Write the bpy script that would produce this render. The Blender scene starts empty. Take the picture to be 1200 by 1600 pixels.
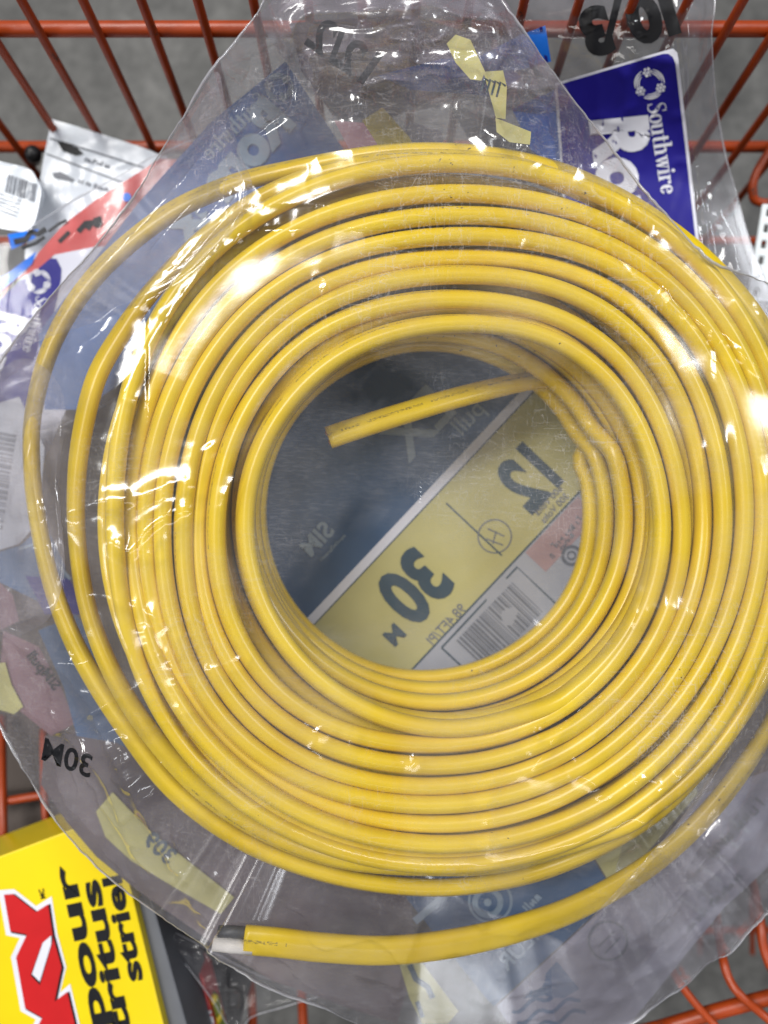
import bpy, bmesh, math, random
import numpy as np
from mathutils import Vector, Matrix
random.seed(4); RS = np.random.RandomState(11)
R = math.radians
sc = bpy.context.scene
COL = sc.collection

# ------------------------------------------------------------------ camera
D = 0.30            # lens height above the upper face of the coil
F = 1151.0          # focal length in photo pixels (1200 x 1600)
cam = bpy.data.cameras.new('camera'); camo = bpy.data.objects.new('camera', cam); COL.objects.link(camo)
camo.location = (0, 0, D); camo.rotation_euler = (0, 0, 0)
cam.sensor_fit = 'VERTICAL'; cam.sensor_height = 24.0; cam.lens = F / 1600 * 24.0
cam.clip_start = 0.01; cam.clip_end = 60
cam.dof.use_dof = True; cam.dof.focus_distance = 0.303; cam.dof.aperture_fstop = cam.lens / 4.8
cam.dof.aperture_blades = 0
sc.camera = camo
# ------------------------------------------------------------------ world and lamps
w = bpy.data.worlds.new('World'); sc.world = w; w.use_nodes = True
bg = w.node_tree.nodes['Background']; bg.inputs[0].default_value = (0.80, 0.88, 1.0, 1); bg.inputs[1].default_value = 0.11
def lamp(loc, sx, sy, power, col=(1, .97, .92), rz=0, target=(0, 0, 0)):
    l = bpy.data.lights.new('ceiling_lamp', 'AREA'); l.shape = 'RECTANGLE'; l.size = sx; l.size_y = sy
    l.energy = power; l.color = col
    o = bpy.data.objects.new('ceiling_lamp', l); COL.objects.link(o); o.location = loc
    q = (Vector(target) - Vector(loc)).to_track_quat('-Z', 'Y')
    o.rotation_euler = (q.to_matrix() @ Matrix.Rotation(rz, 3, 'Z')).to_euler()
    return o
lamp((-1.5, 1.55, 3.4), 2.2, 0.85, 190, (1, .98, .94), 0.0)
lamp((2.3, 1.2, 3.4), 1.5, 0.55, 84, (.94, .97, 1), -0.3)
lamp((-3.0, -0.9, 3.4), 0.50, 2.8, 48, (.96, .98, 1), 0.05)
lamp((0.3, -2.6, 3.5), 2.2, 0.40, 22, (1, .96, .9), 0.1)
sc.view_settings.view_transform = 'Standard'; sc.view_settings.look = 'None'
sc.view_settings.exposure = -0.06; sc.view_settings.gamma = 1
sc.view_settings.use_curve_mapping = False
sc.render.engine = 'CYCLES'
sc.cycles.use_denoising = True
sc.cycles.max_bounces = 6; sc.cycles.transparent_max_bounces = 32
sc.cycles.diffuse_bounces = 2; sc.cycles.glossy_bounces = 2; sc.cycles.transmission_bounces = 4
sc.cycles.caustics_reflective = False; sc.cycles.caustics_refractive = False
sc.cycles.sample_clamp_indirect = 6

def P(px, py, z):
    s = (D - z) / F
    return Vector(((px - 600) * s, (800 - py) * s, z))
def toPx(x, y, z):
    s = F / (D - z)
    return 600 + x * s, 800 - y * s

# ------------------------------------------------------------------ noise helpers (numpy value noise)
LAT = RS.rand(256, 256)
def vnoise(x, y):
    x = np.asarray(x, float); y = np.asarray(y, float)
    xi = np.floor(x).astype(int); yi = np.floor(y).astype(int)
    fx = x - xi; fy = y - yi
    fx = fx * fx * fx * (fx * (fx * 6 - 15) + 10); fy = fy * fy * fy * (fy * (fy * 6 - 15) + 10)
    a = LAT[xi % 256, yi % 256]; b = LAT[(xi + 1) % 256, yi % 256]
    c = LAT[xi % 256, (yi + 1) % 256]; d = LAT[(xi + 1) % 256, (yi + 1) % 256]
    return (a * (1 - fx) + b * fx) * (1 - fy) + (c * (1 - fx) + d * fx) * fy
def fbm(x, y, o=3):
    s = 0; a = .5
    for k in range(o):
        s = s + a * (vnoise(x * 2 ** k + 17.3 * k, y * 2 ** k + 9.1 * k) - .5); a *= .5
    return s
def sm(a, b, x):
    t = np.clip((x - a) / (b - a), 0, 1); return t * t * (3 - 2 * t)

# ------------------------------------------------------------------ materials
def newmat(name):
    m = bpy.data.materials.new(name); m.use_nodes = True; nt = m.node_tree
    return m, nt, nt.nodes, nt.links
def pmat(name, col, rough=.5, metal=0, var=.06, scale=60, bump=0, bscale=400, spec=.5, coat=0, coord='Object'):
    m, nt, N, L = newmat(name); b = N['Principled BSDF']
    b.inputs['Roughness'].default_value = rough; b.inputs['Metallic'].default_value = metal
    b.inputs['Specular IOR Level'].default_value = spec; b.inputs['Coat Weight'].default_value = coat
    tc = N.new('ShaderNodeTexCoord'); n = N.new('ShaderNodeTexNoise'); n.inputs['Scale'].default_value = scale
    n.inputs['Detail'].default_value = 5
    L.new(tc.outputs[coord], n.inputs['Vector'])
    r = N.new('ShaderNodeValToRGB'); r.color_ramp.elements[0].position = .3; r.color_ramp.elements[1].position = .7
    c = Vector(col)
    r.color_ramp.elements[0].color = (*(c * (1 - var)), 1); r.color_ramp.elements[1].color = (*[min(1, v) for v in c * (1 + var)], 1)
    L.new(n.outputs[0], r.inputs[0]); L.new(r.outputs[0], b.inputs['Base Color'])
    if bump:
        n2 = N.new('ShaderNodeTexNoise'); n2.inputs['Scale'].default_value = bscale; n2.inputs['Detail'].default_value = 4
        L.new(tc.outputs[coord], n2.inputs['Vector'])
        bp = N.new('ShaderNodeBump'); bp.inputs['Strength'].default_value = bump; bp.inputs['Distance'].default_value = .001
        L.new(n2.outputs[0], bp.inputs['Height']); L.new(bp.outputs[0], b.inputs['Normal'])
    return m

def worn(name, col, under, rough=.36):
    m = pmat(name, col, rough, var=.22, scale=35, bump=.2, bscale=160); nt = m.node_tree; N = nt.nodes; L = nt.links; b = N['Principled BSDF']
    src = b.inputs['Base Color'].links[0].from_socket
    tc = N.new('ShaderNodeTexCoord'); n = N.new('ShaderNodeTexNoise'); n.inputs['Scale'].default_value = 95; n.inputs['Detail'].default_value = 8; n.inputs['Roughness'].default_value = .7
    L.new(tc.outputs['Object'], n.inputs['Vector']); r = N.new('ShaderNodeValToRGB'); r.color_ramp.elements[0].position = .63; r.color_ramp.elements[1].position = .67
    L.new(n.outputs[0], r.inputs[0]); mx = N.new('ShaderNodeMixRGB'); L.new(r.outputs[0], mx.inputs[0]); L.new(src, mx.inputs[1]); mx.inputs[2].default_value = (*under, 1)
    L.new(mx.outputs[0], b.inputs['Base Color']); return m

def film(name, haze=.10, cloud=.12, scratch=.35, tint=(.97, .97, .98), rough=.10, white=(.80, .80, .86), seed=0, gloss=1.0):
    """clear polythene: mostly see-through, a glossy skin, cloudy handling haze and fine scratches"""
    m, nt, N, L = newmat(name); out = N['Material Output']; N.remove(N['Principled BSDF'])
    tc = N.new('ShaderNodeTexCoord')
    def math_(op, a, b=None, clamp=False):
        x = N.new('ShaderNodeMath'); x.operation = op; x.use_clamp = clamp
        for k, v in ((0, a), (1, b)):
            if v is None: continue
            if isinstance(v, (int, float)): x.inputs[k].default_value = v
            else: L.new(v, x.inputs[k])
        return x.outputs[0]
    def noise(scale, stretch=(1, 1, 1), rot=0, detail=2, dist=0, off=0):
        mp = N.new('ShaderNodeMapping'); mp.inputs['Scale'].default_value = stretch
        mp.inputs['Rotation'].default_value = (0, 0, rot); mp.inputs['Location'].default_value = (off + seed, off * 2, 0)
        L.new(tc.outputs['Object'], mp.inputs['Vector'])
        n = N.new('ShaderNodeTexNoise'); n.inputs['Scale'].default_value = scale; n.inputs['Detail'].default_value = detail
        n.inputs['Distortion'].default_value = dist
        L.new(mp.outputs[0], n.inputs['Vector']); return n.outputs[0]
    def band(v, c, wdt):     # thin line where the noise crosses c
        d = math_('ABSOLUTE', math_('SUBTRACT', v, c)); return math_('SUBTRACT', 1.0, math_('DIVIDE', d, wdt), True)
    s1 = band(noise(26, (1, 9, 1), .7, 3, 1.2, 3.1), .5, .009)
    s2 = band(noise(30, (8, 1, 1), -.3, 3, 1.6, 7.7), .5, .009)
    s3 = band(noise(70, (1, 1, 1), .2, 3, 2.0, 1.7), .5, .010)
    gate = math_('MULTIPLY', math_('SUBTRACT', noise(14, detail=3, off=5), .42), 4.0, True)
    scr = math_('MULTIPLY', math_('ADD', math_('ADD', s1, s2), s3, True), gate, True)
    cl = math_('MULTIPLY', math_('SUBTRACT', noise(22, detail=4, off=9, dist=.6), .40), 3.2, True)
    fine = math_('MULTIPLY', math_('SUBTRACT', noise(240, (1, 5, 1), .9, 3, .5), .47), 5.0, True)
    hz = math_('ADD', haze, math_('ADD', math_('MULTIPLY', cl, cloud), math_('MULTIPLY', scr, scratch)), True)
    hz = math_('ADD', hz, math_('MULTIPLY', math_('MULTIPLY', fine, cl), cloud * .55), True)
    tr = N.new('ShaderNodeBsdfTransparent'); tr.inputs[0].default_value = (*tint, 1)
    df = N.new('ShaderNodeBsdfDiffuse'); df.inputs[0].default_value = (*white, 1)
    tl = N.new('ShaderNodeBsdfTranslucent'); tl.inputs[0].default_value = (*white, 1)
    md = N.new('ShaderNodeMixShader'); md.inputs[0].default_value = .35
    L.new(df.outputs[0], md.inputs[1]); L.new(tl.outputs[0], md.inputs[2])
    m1 = N.new('ShaderNodeMixShader'); L.new(hz, m1.inputs[0]); L.new(tr.outputs[0], m1.inputs[1]); L.new(md.outputs[0], m1.inputs[2])
    bp = N.new('ShaderNodeBump'); bp.inputs['Strength'].default_value = .05; bp.inputs['Distance'].default_value = .0006
    L.new(noise(110, (1, 2.5, 1), .6, 2, .6, 2), bp.inputs['Height'])
    gl = N.new('ShaderNodeBsdfGlossy'); gl.inputs['Roughness'].default_value = rough
    L.new(bp.outputs[0], gl.inputs['Normal'])
    fr = N.new('ShaderNodeFresnel'); fr.inputs['IOR'].default_value = 1.5
    L.new(bp.outputs[0], fr.inputs['Normal'])
    geo = N.new('ShaderNodeNewGeometry')      # same reflectance from both faces of the sheet
    ff = math_('MULTIPLY', fr.outputs[0], 1.6 * gloss, True)
    ff = math_('MINIMUM', ff, .30)
    m2 = N.new('ShaderNodeMixShader'); L.new(ff, m2.inputs[0]); L.new(m1.outputs[0], m2.inputs[1]); L.new(gl.outputs[0], m2.inputs[2])
    L.new(m2.outputs[0], out.inputs['Surface'])
    return m

def yellow_mat():
    m, nt, N, L = newmat('yellow_jacket'); b = N['Principled BSDF']
    tc = N.new('ShaderNodeTexCoord')
    n = N.new('ShaderNodeTexNoise'); n.inputs['Scale'].default_value = 28; n.inputs['Detail'].default_value = 6
    L.new(tc.outputs['Object'], n.inputs['Vector'])
    r = N.new('ShaderNodeValToRGB'); r.color_ramp.elements[0].position = .3; r.color_ramp.elements[1].position = .72
    r.color_ramp.elements[0].color = (.71, .475, .007, 1); r.color_ramp.elements[1].color = (.81, .58, .013, 1)
    L.new(n.outputs[0], r.inputs[0])
    # scuffs and dark specks
    n2 = N.new('ShaderNodeTexNoise'); n2.inputs['Scale'].default_value = 420; n2.inputs['Detail'].default_value = 5
    L.new(tc.outputs['Object'], n2.inputs['Vector'])
    n3 = N.new('ShaderNodeTexNoise'); n3.inputs['Scale'].default_value = 9
    L.new(tc.outputs['Object'], n3.inputs['Vector'])
    mu = N.new('ShaderNodeMath'); mu.operation = 'MULTIPLY'; L.new(n2.outputs[0], mu.inputs[0]); L.new(n3.outputs[0], mu.inputs[1])
    rr = N.new('ShaderNodeValToRGB'); rr.color_ramp.elements[0].position = .455; rr.color_ramp.elements[1].position = .475
    L.new(mu.outputs[0], rr.inputs[0])
    mx = N.new('ShaderNodeMixRGB'); L.new(rr.outputs[0], mx.inputs[0]); L.new(r.outputs[0], mx.inputs[1]); mx.inputs[2].default_value = (.10, .07, .02, 1)
    L.new(mx.outputs[0], b.inputs['Base Color'])
    def mt(op, a, b_=None, cl=False):
        x = N.new('ShaderNodeMath'); x.operation = op; x.use_clamp = cl
        for k, v in ((0, a), (1, b_)):
            if v is None: continue
            if isinstance(v, (int, float)): x.inputs[k].default_value = v
            else: L.new(v, x.inputs[k])
        return x.outputs[0]
    uvn = N.new('ShaderNodeUVMap'); sx = N.new('ShaderNodeSeparateXYZ'); L.new(uvn.outputs[0], sx.inputs[0])
    wn = N.new('ShaderNodeTexWhiteNoise'); wn.noise_dimensions = '2D'; cb = N.new('ShaderNodeCombineXYZ')
    L.new(mt('FLOOR', mt('MULTIPLY', sx.outputs[0], 1500)), cb.inputs[0]); L.new(mt('FLOOR', mt('MULTIPLY', sx.outputs[1], 130)), cb.inputs[1])
    L.new(cb.outputs[0], wn.inputs['Vector'])
    wl = N.new('ShaderNodeTexWhiteNoise'); wl.noise_dimensions = '1D'; L.new(mt('FLOOR', mt('MULTIPLY', sx.outputs[0], 300)), wl.inputs['W'])
    row = mt('LESS_THAN', mt('ABSOLUTE', mt('SUBTRACT', sx.outputs[1], .215)), .019)
    seg = mt('GREATER_THAN', mt('SINE', mt('MULTIPLY', sx.outputs[0], 14.)), -.1)
    ink_ = mt('MULTIPLY', mt('MULTIPLY', row, seg), mt('MULTIPLY', mt('GREATER_THAN', wn.outputs[0], .52), mt('GREATER_THAN', wl.outputs[0], .22)))
    mk = N.new('ShaderNodeMixRGB'); L.new(mt('MULTIPLY', ink_, .62), mk.inputs[0]); L.new(mx.outputs[0], mk.inputs[1]); mk.inputs[2].default_value = (.09, .07, .03, 1)
    L.new(mk.outputs[0], b.inputs['Base Color'])
    b.inputs['Roughness'].default_value = .31; b.inputs['Specular IOR Level'].default_value = .5
    b.inputs['Subsurface Weight'].default_value = .0
    bp = N.new('ShaderNodeBump'); bp.inputs['Strength'].default_value = .18; bp.inputs['Distance'].default_value = .0006
    n4 = N.new('ShaderNodeTexNoise'); n4.inputs['Scale'].default_value = 160; n4.inputs['Detail'].default_value = 5
    L.new(tc.outputs['Object'], n4.inputs['Vector']); L.new(n4.outputs[0], bp.inputs['Height']); L.new(bp.outputs[0], b.inputs['Normal'])
    return m

def concrete_mat():
    m, nt, N, L = newmat('concrete'); b = N['Principled BSDF']; b.inputs['Roughness'].default_value = .55
    tc = N.new('ShaderNodeTexCoord')
    n = N.new('ShaderNodeTexNoise'); n.inputs['Scale'].default_value = 9; n.inputs['Detail'].default_value = 9; n.inputs['Roughness'].default_value = .7
    n.inputs['Distortion'].default_value = .5
    L.new(tc.outputs['Object'], n.inputs['Vector'])
    r = N.new('ShaderNodeValToRGB'); r.color_ramp.elements[0].position = .35; r.color_ramp.elements[1].position = .68
    r.color_ramp.elements[0].color = (.058, .057, .055, 1); r.color_ramp.elements[1].color = (.135, .132, .126, 1)
    L.new(n.outputs[0], r.inputs[0])
    v = N.new('ShaderNodeTexNoise'); v.inputs['Scale'].default_value = 90; v.inputs['Detail'].default_value = 4
    L.new(tc.outputs['Object'], v.inputs['Vector'])
    r2 = N.new('ShaderNodeValToRGB'); r2.color_ramp.elements[0].position = .40; r2.color_ramp.elements[0].color = (.75, .75, .75, 1)
    r2.color_ramp.elements[1].position = .6; r2.color_ramp.elements[1].color = (1.12, 1.12, 1.12, 1)
    L.new(v.outputs[0], r2.inputs[0])
    mx = N.new('ShaderNodeMixRGB'); mx.blend_type = 'MULTIPLY'; mx.inputs[0].default_value = 1
    L.new(r.outputs[0], mx.inputs[1]); L.new(r2.outputs[0], mx.inputs[2]); L.new(mx.outputs[0], b.inputs['Base Color'])
    return m

M = dict(
    yellow=yellow_mat(), concrete=concrete_mat(),
    orange=worn('orange_enamel', (.31, .040, .004), (.08, .03, .02), .42),
    label_blue=pmat('print_blue', (.011, .007, .20), .55, spec=.25, var=.12, scale=25),
    label_navy=pmat('print_navy', (.035, .088, .19), .42, var=.22, scale=22),
    label_white=pmat('print_white', (.66, .66, .74), .55, spec=.3, var=.05, scale=25),
    label_lilac=pmat('print_lilac', (.27, .26, .33), .4, var=.08, scale=25),
    label_yellow=pmat('print_yellow', (.46, .42, .17), .42, var=.10, scale=20),
    pale_yellow=pmat('tape_pale_yellow', (.40, .37, .13), .35, var=.10, scale=50),
    label_pink=pmat('print_pink', (.17, .085, .10), .45, var=.12, scale=30),
    label_grey=pmat('print_grey_white', (.34, .35, .40), .45, var=.08, scale=30),
    ink=pmat('black_ink', (.008, .008, .010), .5, spec=.25, var=.2, scale=60),
    navy_ink=pmat('navy_ink', (.03, .06, .085), .45, var=.15, scale=60),
    soft_ink=pmat('grey_ink', (.13, .14, .17), .5, var=.15, scale=60),
    white_ink=pmat('white_ink', (.66, .66, .72), .42, var=.06, scale=60),
    faded_ink=pmat('faded_white_ink', (.23, .30, .38), .5, var=.10, scale=60),
    bright_blue=pmat('blue_tape', (.006, .16, .72), .3, var=.12, scale=40),
    brown_backing=pmat('backing_brown', (.085, .062, .066), .5, var=.35, scale=30),
    dull_blue=pmat('dull_blue_tape', (.035, .14, .34), .4, var=.3, scale=40),
    soft_blue=pmat('print_soft_blue', (.022, .085, .27), .5, var=.2, scale=22),
    pale_pink=pmat('print_pale_pink', (.36, .24, .25), .5, var=.1),
    red=pmat('red_print', (.50, .012, .014), .3, var=.08, scale=40),
    salmon=pmat('salmon_film', (.56, .085, .08), .32, var=.25, scale=26, bump=.5, bscale=60),
    box_yellow=pmat('box_yellow', (.74, .56, .004), .30, var=.09, scale=12, bump=.05, bscale=80),
    pouch=pmat('white_pouch', (.62, .66, .72), .28, var=.07, scale=18, bump=.6, bscale=34),
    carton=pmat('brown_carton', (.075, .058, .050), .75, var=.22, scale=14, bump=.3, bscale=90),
    grey=pmat('grey_card', (.11, .115, .13), .5, var=.18, scale=20),
    dark=pmat('dark_plastic_and_gap', (.012, .011, .012), .4, var=.2, scale=30),
    white_ins=pmat('white_insulation', (.72, .68, .64), .5, var=.06, scale=200, bump=.3, bscale=900),
    black_ins=pmat('black_insulation', (.06, .06, .065), .5, var=.2, scale=200),
    plate=pmat('white_plate', (.62, .66, .68), .4, var=.05, scale=50),
    copper=pmat('copper', (.45, .2, .1), .3, metal=1),
    green=pmat('green_mesh', (.18, .22, .02), .5, var=.5, scale=300),
    film=film('clear_film_front', .030, .10, .30, rough=.15, white=(.70, .69, .74)),
    film_back=film('clear_film_back', .10, .10, .12, rough=.16, seed=13, gloss=.7, white=(.60, .57, .66)),
    film2=film('clear_film_second', .012, .035, .05, rough=.07, seed=31, gloss=.75),
    film_fold=film('clear_film_fold', .05, .16, .30, rough=.14, seed=71, white=(.74, .70, .78)),
    film_milky=film('clear_film_milky', .34, .16, .2, rough=.16, seed=91, white=(.46, .41, .48)),
    film_edge=film('clear_film_edge', .42, .2, .2, rough=.12, seed=3),  # whiter film, bright rim put into the colour of the edge beads
    film3=film('clear_film_side', .04, .06, .12, rough=.12, seed=43, gloss=.35),
)

# ------------------------------------------------------------------ object helpers
def thing(name, label, cat, loc=(0, 0, 0), group=None):
    o = bpy.data.objects.new(name, None); COL.objects.link(o); o.location = loc; o.empty_display_size = .02
    o['label'] = label; o['category'] = cat
    if group: o['group'] = group
    return o
def world_loc(o):
    v = Vector((0, 0, 0))
    while o is not None: v += Vector(o.location); o = o.parent
    return v
def link(name, me, mat, parent=None, smooth=True, loc=None):
    """me is in world coordinates; it is re-based on its parent"""
    off = Vector((0, 0, 0)) if parent is None else world_loc(parent)
    if loc is not None: off = Vector(loc)
    me.transform(Matrix.Translation(-off))
    me.materials.append(mat)
    if smooth: me.polygons.foreach_set('use_smooth', [True] * len(me.polygons))
    o = bpy.data.objects.new(name, me); COL.objects.link(o)
    if parent is not None: o.parent = parent; o.location = (0, 0, 0)
    elif loc is not None: o.location = loc
    return o
def mesh_from(verts, faces, name='m'):
    me = bpy.data.meshes.new(name); me.from_pydata([tuple(v) for v in verts], [], [tuple(f) for f in faces]); me.update(); return me
def bm_mesh(bm, name='m'):
    me = bpy.data.meshes.new(name); bm.to_mesh(me); bm.free(); return me

def catmull(pts, n=8):
    pts = [Vector(p) for p in pts]; out = []
    for i in range(len(pts) - 1):
        p0 = pts[max(i - 1, 0)]; p1 = pts[i]; p2 = pts[i + 1]; p3 = pts[min(i + 2, len(pts) - 1)]
        for k in range(n):
            t = k / n
            out.append(.5 * ((2 * p1) + (p2 - p0) * t + (2 * p0 - 5 * p1 + 4 * p2 - p3) * t * t + (3 * p1 - p0 - 3 * p2 + p3) * t ** 3))
    out.append(pts[-1]); return out
def tube(pts, r, n=14, smooth_n=1, vary=0):
    if smooth_n > 1: pts = catmull(pts, smooth_n)
    pts = [Vector(p) for p in pts]
    V = []; Fc = []
    up = Vector((.31, .2, .93)).normalized()
    for i, p in enumerate(pts):
        t = (pts[min(i + 1, len(pts) - 1)] - pts[max(i - 1, 0)]).normalized()
        a = t.cross(up)
        if a.length < .05: a = t.cross(Vector((1, 0, 0)))
        a.normalize(); b = a.cross(t).normalized()
        for k in range(n):
            an = 2 * math.pi * k / n; V.append(p + (a * math.cos(an) + b * math.sin(an)) * (r * (1 if not vary else 1 + vary * (2 * float(vnoise(i * .13, 3.1)) - 1))))
    for i in range(len(pts) - 1):
        for k in range(n):
            Fc.append((i * n + k, i * n + (k + 1) % n, (i + 1) * n + (k + 1) % n, (i + 1) * n + k))
    Fc.append(tuple(range(n - 1, -1, -1))); Fc.append(tuple((len(pts) - 1) * n + k for k in range(n)))
    return mesh_from(V, Fc)

def text_polys(s, bold=.0, cond=1.0, shear=0.0, space=1.0):
    """list of triangles (local units, cap height about 0.73)"""
    cu = bpy.data.curves.new('t', 'FONT'); cu.body = s; cu.size = 1; cu.offset = bold; cu.resolution_u = 4
    cu.space_character = space; cu.shear = shear; cu.fill_mode = 'FRONT'
    o = bpy.data.objects.new('t', cu); COL.objects.link(o)
    dg = bpy.context.evaluated_depsgraph_get(); me = bpy.data.meshes.new_from_object(o.evaluated_get(dg))
    me.calc_loop_triangles()
    v = [(p.co.x * cond, p.co.y) for p in me.vertices]
    out = [[v[i] for i in t.vertices] for t in me.loop_triangles]
    bpy.data.objects.remove(o); bpy.data.curves.remove(cu); bpy.data.meshes.remove(me)
    return out
def text_width(tris): return max(p[0] for t in tris for p in t)
def circle(cx, cy, r, n=20): return [(cx + r * math.cos(2 * math.pi * k / n), cy + r * math.sin(2 * math.pi * k / n)) for k in range(n)]
def stroke(pts, wd):
    """polyline as quads; wd may be a list"""
    out = []; n = len(pts); ws = wd if isinstance(wd, (list, tuple)) else [wd] * n
    L_, R_ = [], []
    for i in range(n):
        a = pts[max(i - 1, 0)]; b = pts[min(i + 1, n - 1)]
        dx, dy = b[0] - a[0], b[1] - a[1]; l = math.hypot(dx, dy) or 1
        nx, ny = -dy / l * ws[i] / 2, dx / l * ws[i] / 2
        L_.append((pts[i][0] + nx, pts[i][1] + ny)); R_.append((pts[i][0] - nx, pts[i][1] - ny))
    for i in range(n - 1): out.append([L_[i], R_[i], R_[i + 1], L_[i + 1]])
    return out
def arc(cx, cy, rx, ry, a0, a1, n=14): return [(cx + rx * math.cos(R(a0 + (a1 - a0) * k / n)), cy + ry * math.sin(R(a0 + (a1 - a0) * k / n))) for k in range(n + 1)]
def ringpoly(cx, cy, r, wd, n=28): return stroke(arc(cx, cy, r, r, 0, 360, n), wd)
def bargroup(n, w, h, seed=1):
    rr = random.Random(seed); x = 0; out = []
    xs = []
    for _ in range(n):
        bw = rr.choice([1, 1, 2, 3]); gap = rr.choice([1, 1, 2]); xs.append((x, bw)); x += bw + gap
    for a, b in xs: out.append([(a / x * w, 0), ((a + b) / x * w, 0), ((a + b) / x * w, h), (a / x * w, h)])
    return out

def decal(name, polys, mat, zf, parent, A=((0, 0), (1, 0), (0, 1)), eps=.00025, step=None, thick=0):
    """flat artwork mapped through the affine frame A onto the surface zf (heights) at its real place"""
    bm = bmesh.new()
    (ox, oy), (ax, ay), (bx, by) = A
    for p in polys:
        vs = [bm.verts.new((ox + ax * a + bx * b, oy + ay * a + by * b, 0)) for a, b in p]
        try: bm.faces.new(vs)
        except ValueError: pass
    bmesh.ops.remove_doubles(bm, verts=bm.verts[:], dist=1e-4)
    if step:
        xs = [v.co.x for v in bm.verts]; ys = [v.co.y for v in bm.verts]
        for ax_, lo, hi in ((0, min(xs), max(xs)), (1, min(ys), max(ys))):
            k = math.floor(lo / step) * step + step + .137
            while k < hi:
                co = (k, 0, 0) if ax_ == 0 else (0, k, 0); no = (1, 0, 0) if ax_ == 0 else (0, 1, 0)
                bmesh.ops.bisect_plane(bm, geom=bm.verts[:] + bm.edges[:] + bm.faces[:], dist=1e-5, plane_co=co, plane_no=no)
                k += step
    for v in bm.verts:
        z = float(zf(v.co.x, v.co.y)) + eps
        v.co = P(v.co.x, v.co.y, z)
    bmesh.ops.recalc_face_normals(bm, faces=bm.faces[:])
    up = sum((f.normal.z for f in bm.faces), 0)
    if up < 0: bmesh.ops.reverse_faces(bm, faces=bm.faces[:])
    return link(name, bm_mesh(bm), mat, parent)
def frame_of(o, d, up, size):
    """text frame: o pixel origin, d reading direction, up = letter up, size px per unit"""
    l1 = math.hypot(*d); l2 = math.hypot(*up)
    return (o, (d[0] / l1 * size, d[1] / l1 * size), (up[0] / l2 * size, up[1] / l2 * size))

def slab(name, poly, zt, th, mat, parent=None, bevel=.0015, seg=2, loc=None):
    bm = bmesh.new()
    if callable(zt): top = [P(x, y, zt(x, y)) for x, y in poly]
    else: top = [P(x, y, zt) for x, y in poly]
    f = bm.faces.new([bm.verts.new(t) for t in top])
    e = bmesh.ops.extrude_face_region(bm, geom=[f])
    for v in e['geom']:
        if isinstance(v, bmesh.types.BMVert): v.co.z -= th
    bmesh.ops.recalc_face_normals(bm, faces=bm.faces[:])
    if bevel: bmesh.ops.bevel(bm, geom=bm.edges[:], offset=bevel, segments=seg, affect='EDGES', profile=.6)
    return link(name, bm_mesh(bm), mat, parent, smooth=False, loc=loc)

# ------------------------------------------------------------------ setting: concrete floor
bm = bmesh.new(); bmesh.ops.create_grid(bm, x_segments=2, y_segments=2, size=12)
for v in bm.verts: v.co.z = -.95
fl = link('floor', bm_mesh(bm), M['concrete'], smooth=False); fl['kind'] = 'structure'

# ------------------------------------------------------------------ shopping cart
cart = thing('shopping_cart', 'orange wire basket of a shopping cart holding all the bags and boxes', 'shopping cart', (0, 0, -.95))
def wall_y(z): return .2526 + .166 * z
def wall_pt(x0, z):
    y = wall_y(z); py = 800 - F * y / (D - z); px = x0 + (596 - x0) * py / 990.
    return P(px, py, z)
for x0 in (-230, -137, -40, 40, 135, 225, 312, 398, 482, 566, 650, 733, 817, 902, 986, 1070, 1155, 1234, 1318, 1400):
    link('wire', tube([wall_pt(x0, z) + Vector((0, -.0035, 0)) for z in (.03, -.05, -.12, -.2, -.3, -.38)], .0023), M['orange'], cart)
for z, r in ((-.0705, .0037), (-.160, .0034), (-.27, .0030)):
    y = wall_y(z); link('rail', tube([(x, y + .002, z) for x in (-.42, -.1, .1, .42)], r, 18), M['orange'], cart)
for pts, r in (
    ([P(1040, 1604, -.115), P(1120, 1580, -.112), P(1215, 1555, -.11), P(1330, 1525, -.11)], .0040),
    ([P(900, 1640, -.118), P(1040, 1604, -.115)], .0040)):
    link('rail', tube(pts, r, 18, 4), M['orange'], cart)
for pts, r in (
    ([P(1020, 1450, -.15), P(1050, 1515, -.112), P(1080, 1560, -.104), P(1125, 1612, -.10), P(1180, 1690, -.08)], .0022),
    ([P(1118, 1420, -.15), P(1128, 1490, -.115), P(1139, 1529, -.107), P(1159, 1557, -.102), P(1203, 1595, -.10), P(1280, 1670, -.08)], .0024),
    ([P(1170, 1350, -.15), P(1186, 1430, -.115), P(1196, 1490, -.107), P(1225, 1540, -.10), P(1300, 1600, -.08)], .0026),
    ([P(1235, 200, -.15), P(1200, 240, -.15), P(1180, 275, -.152), P(1176, 300, -.155), P(1186, 316, -.158), P(1240, 318, -.16)], .0026),
    ([P(388, 1500, -.22), P(393, 1560, -.20), P(396, 1640, -.18)], .0030),
    ([P(470, 1500, -.22), P(472, 1560, -.20), P(476, 1640, -.18)], .0032),
    ([P(-20, 1258, -.16), P(20, 1250, -.16), P(70, 1242, -.16), P(120, 1236, -.162)], .0026),
    ([P(-20, 1310, -.20), P(40, 1304, -.20), P(130, 1296, -.20)], .0020),
    ([P(3, 1120, -.19), P(4, 1252, -.157), P(6, 1340, -.15)], .0026),
    ([P(68, 1140, -.19), P(70, 1244, -.157), P(76, 1330, -.152)], .0024)):
    link('wire', tube(pts, r, 14, 5), M['orange'], cart)
# basket floor grid
for i in range(17): link('wire', tube([(-.40 + i * .05, -.42, -.40), (-.40 + i * .05, .19, -.40)], .0022, 8), M['orange'], cart)
for i in range(6): link('rail', tube([(-.42, -.40 + i * .115, -.405), (.42, -.40 + i * .115, -.405)], .003, 8), M['orange'], cart)
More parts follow.
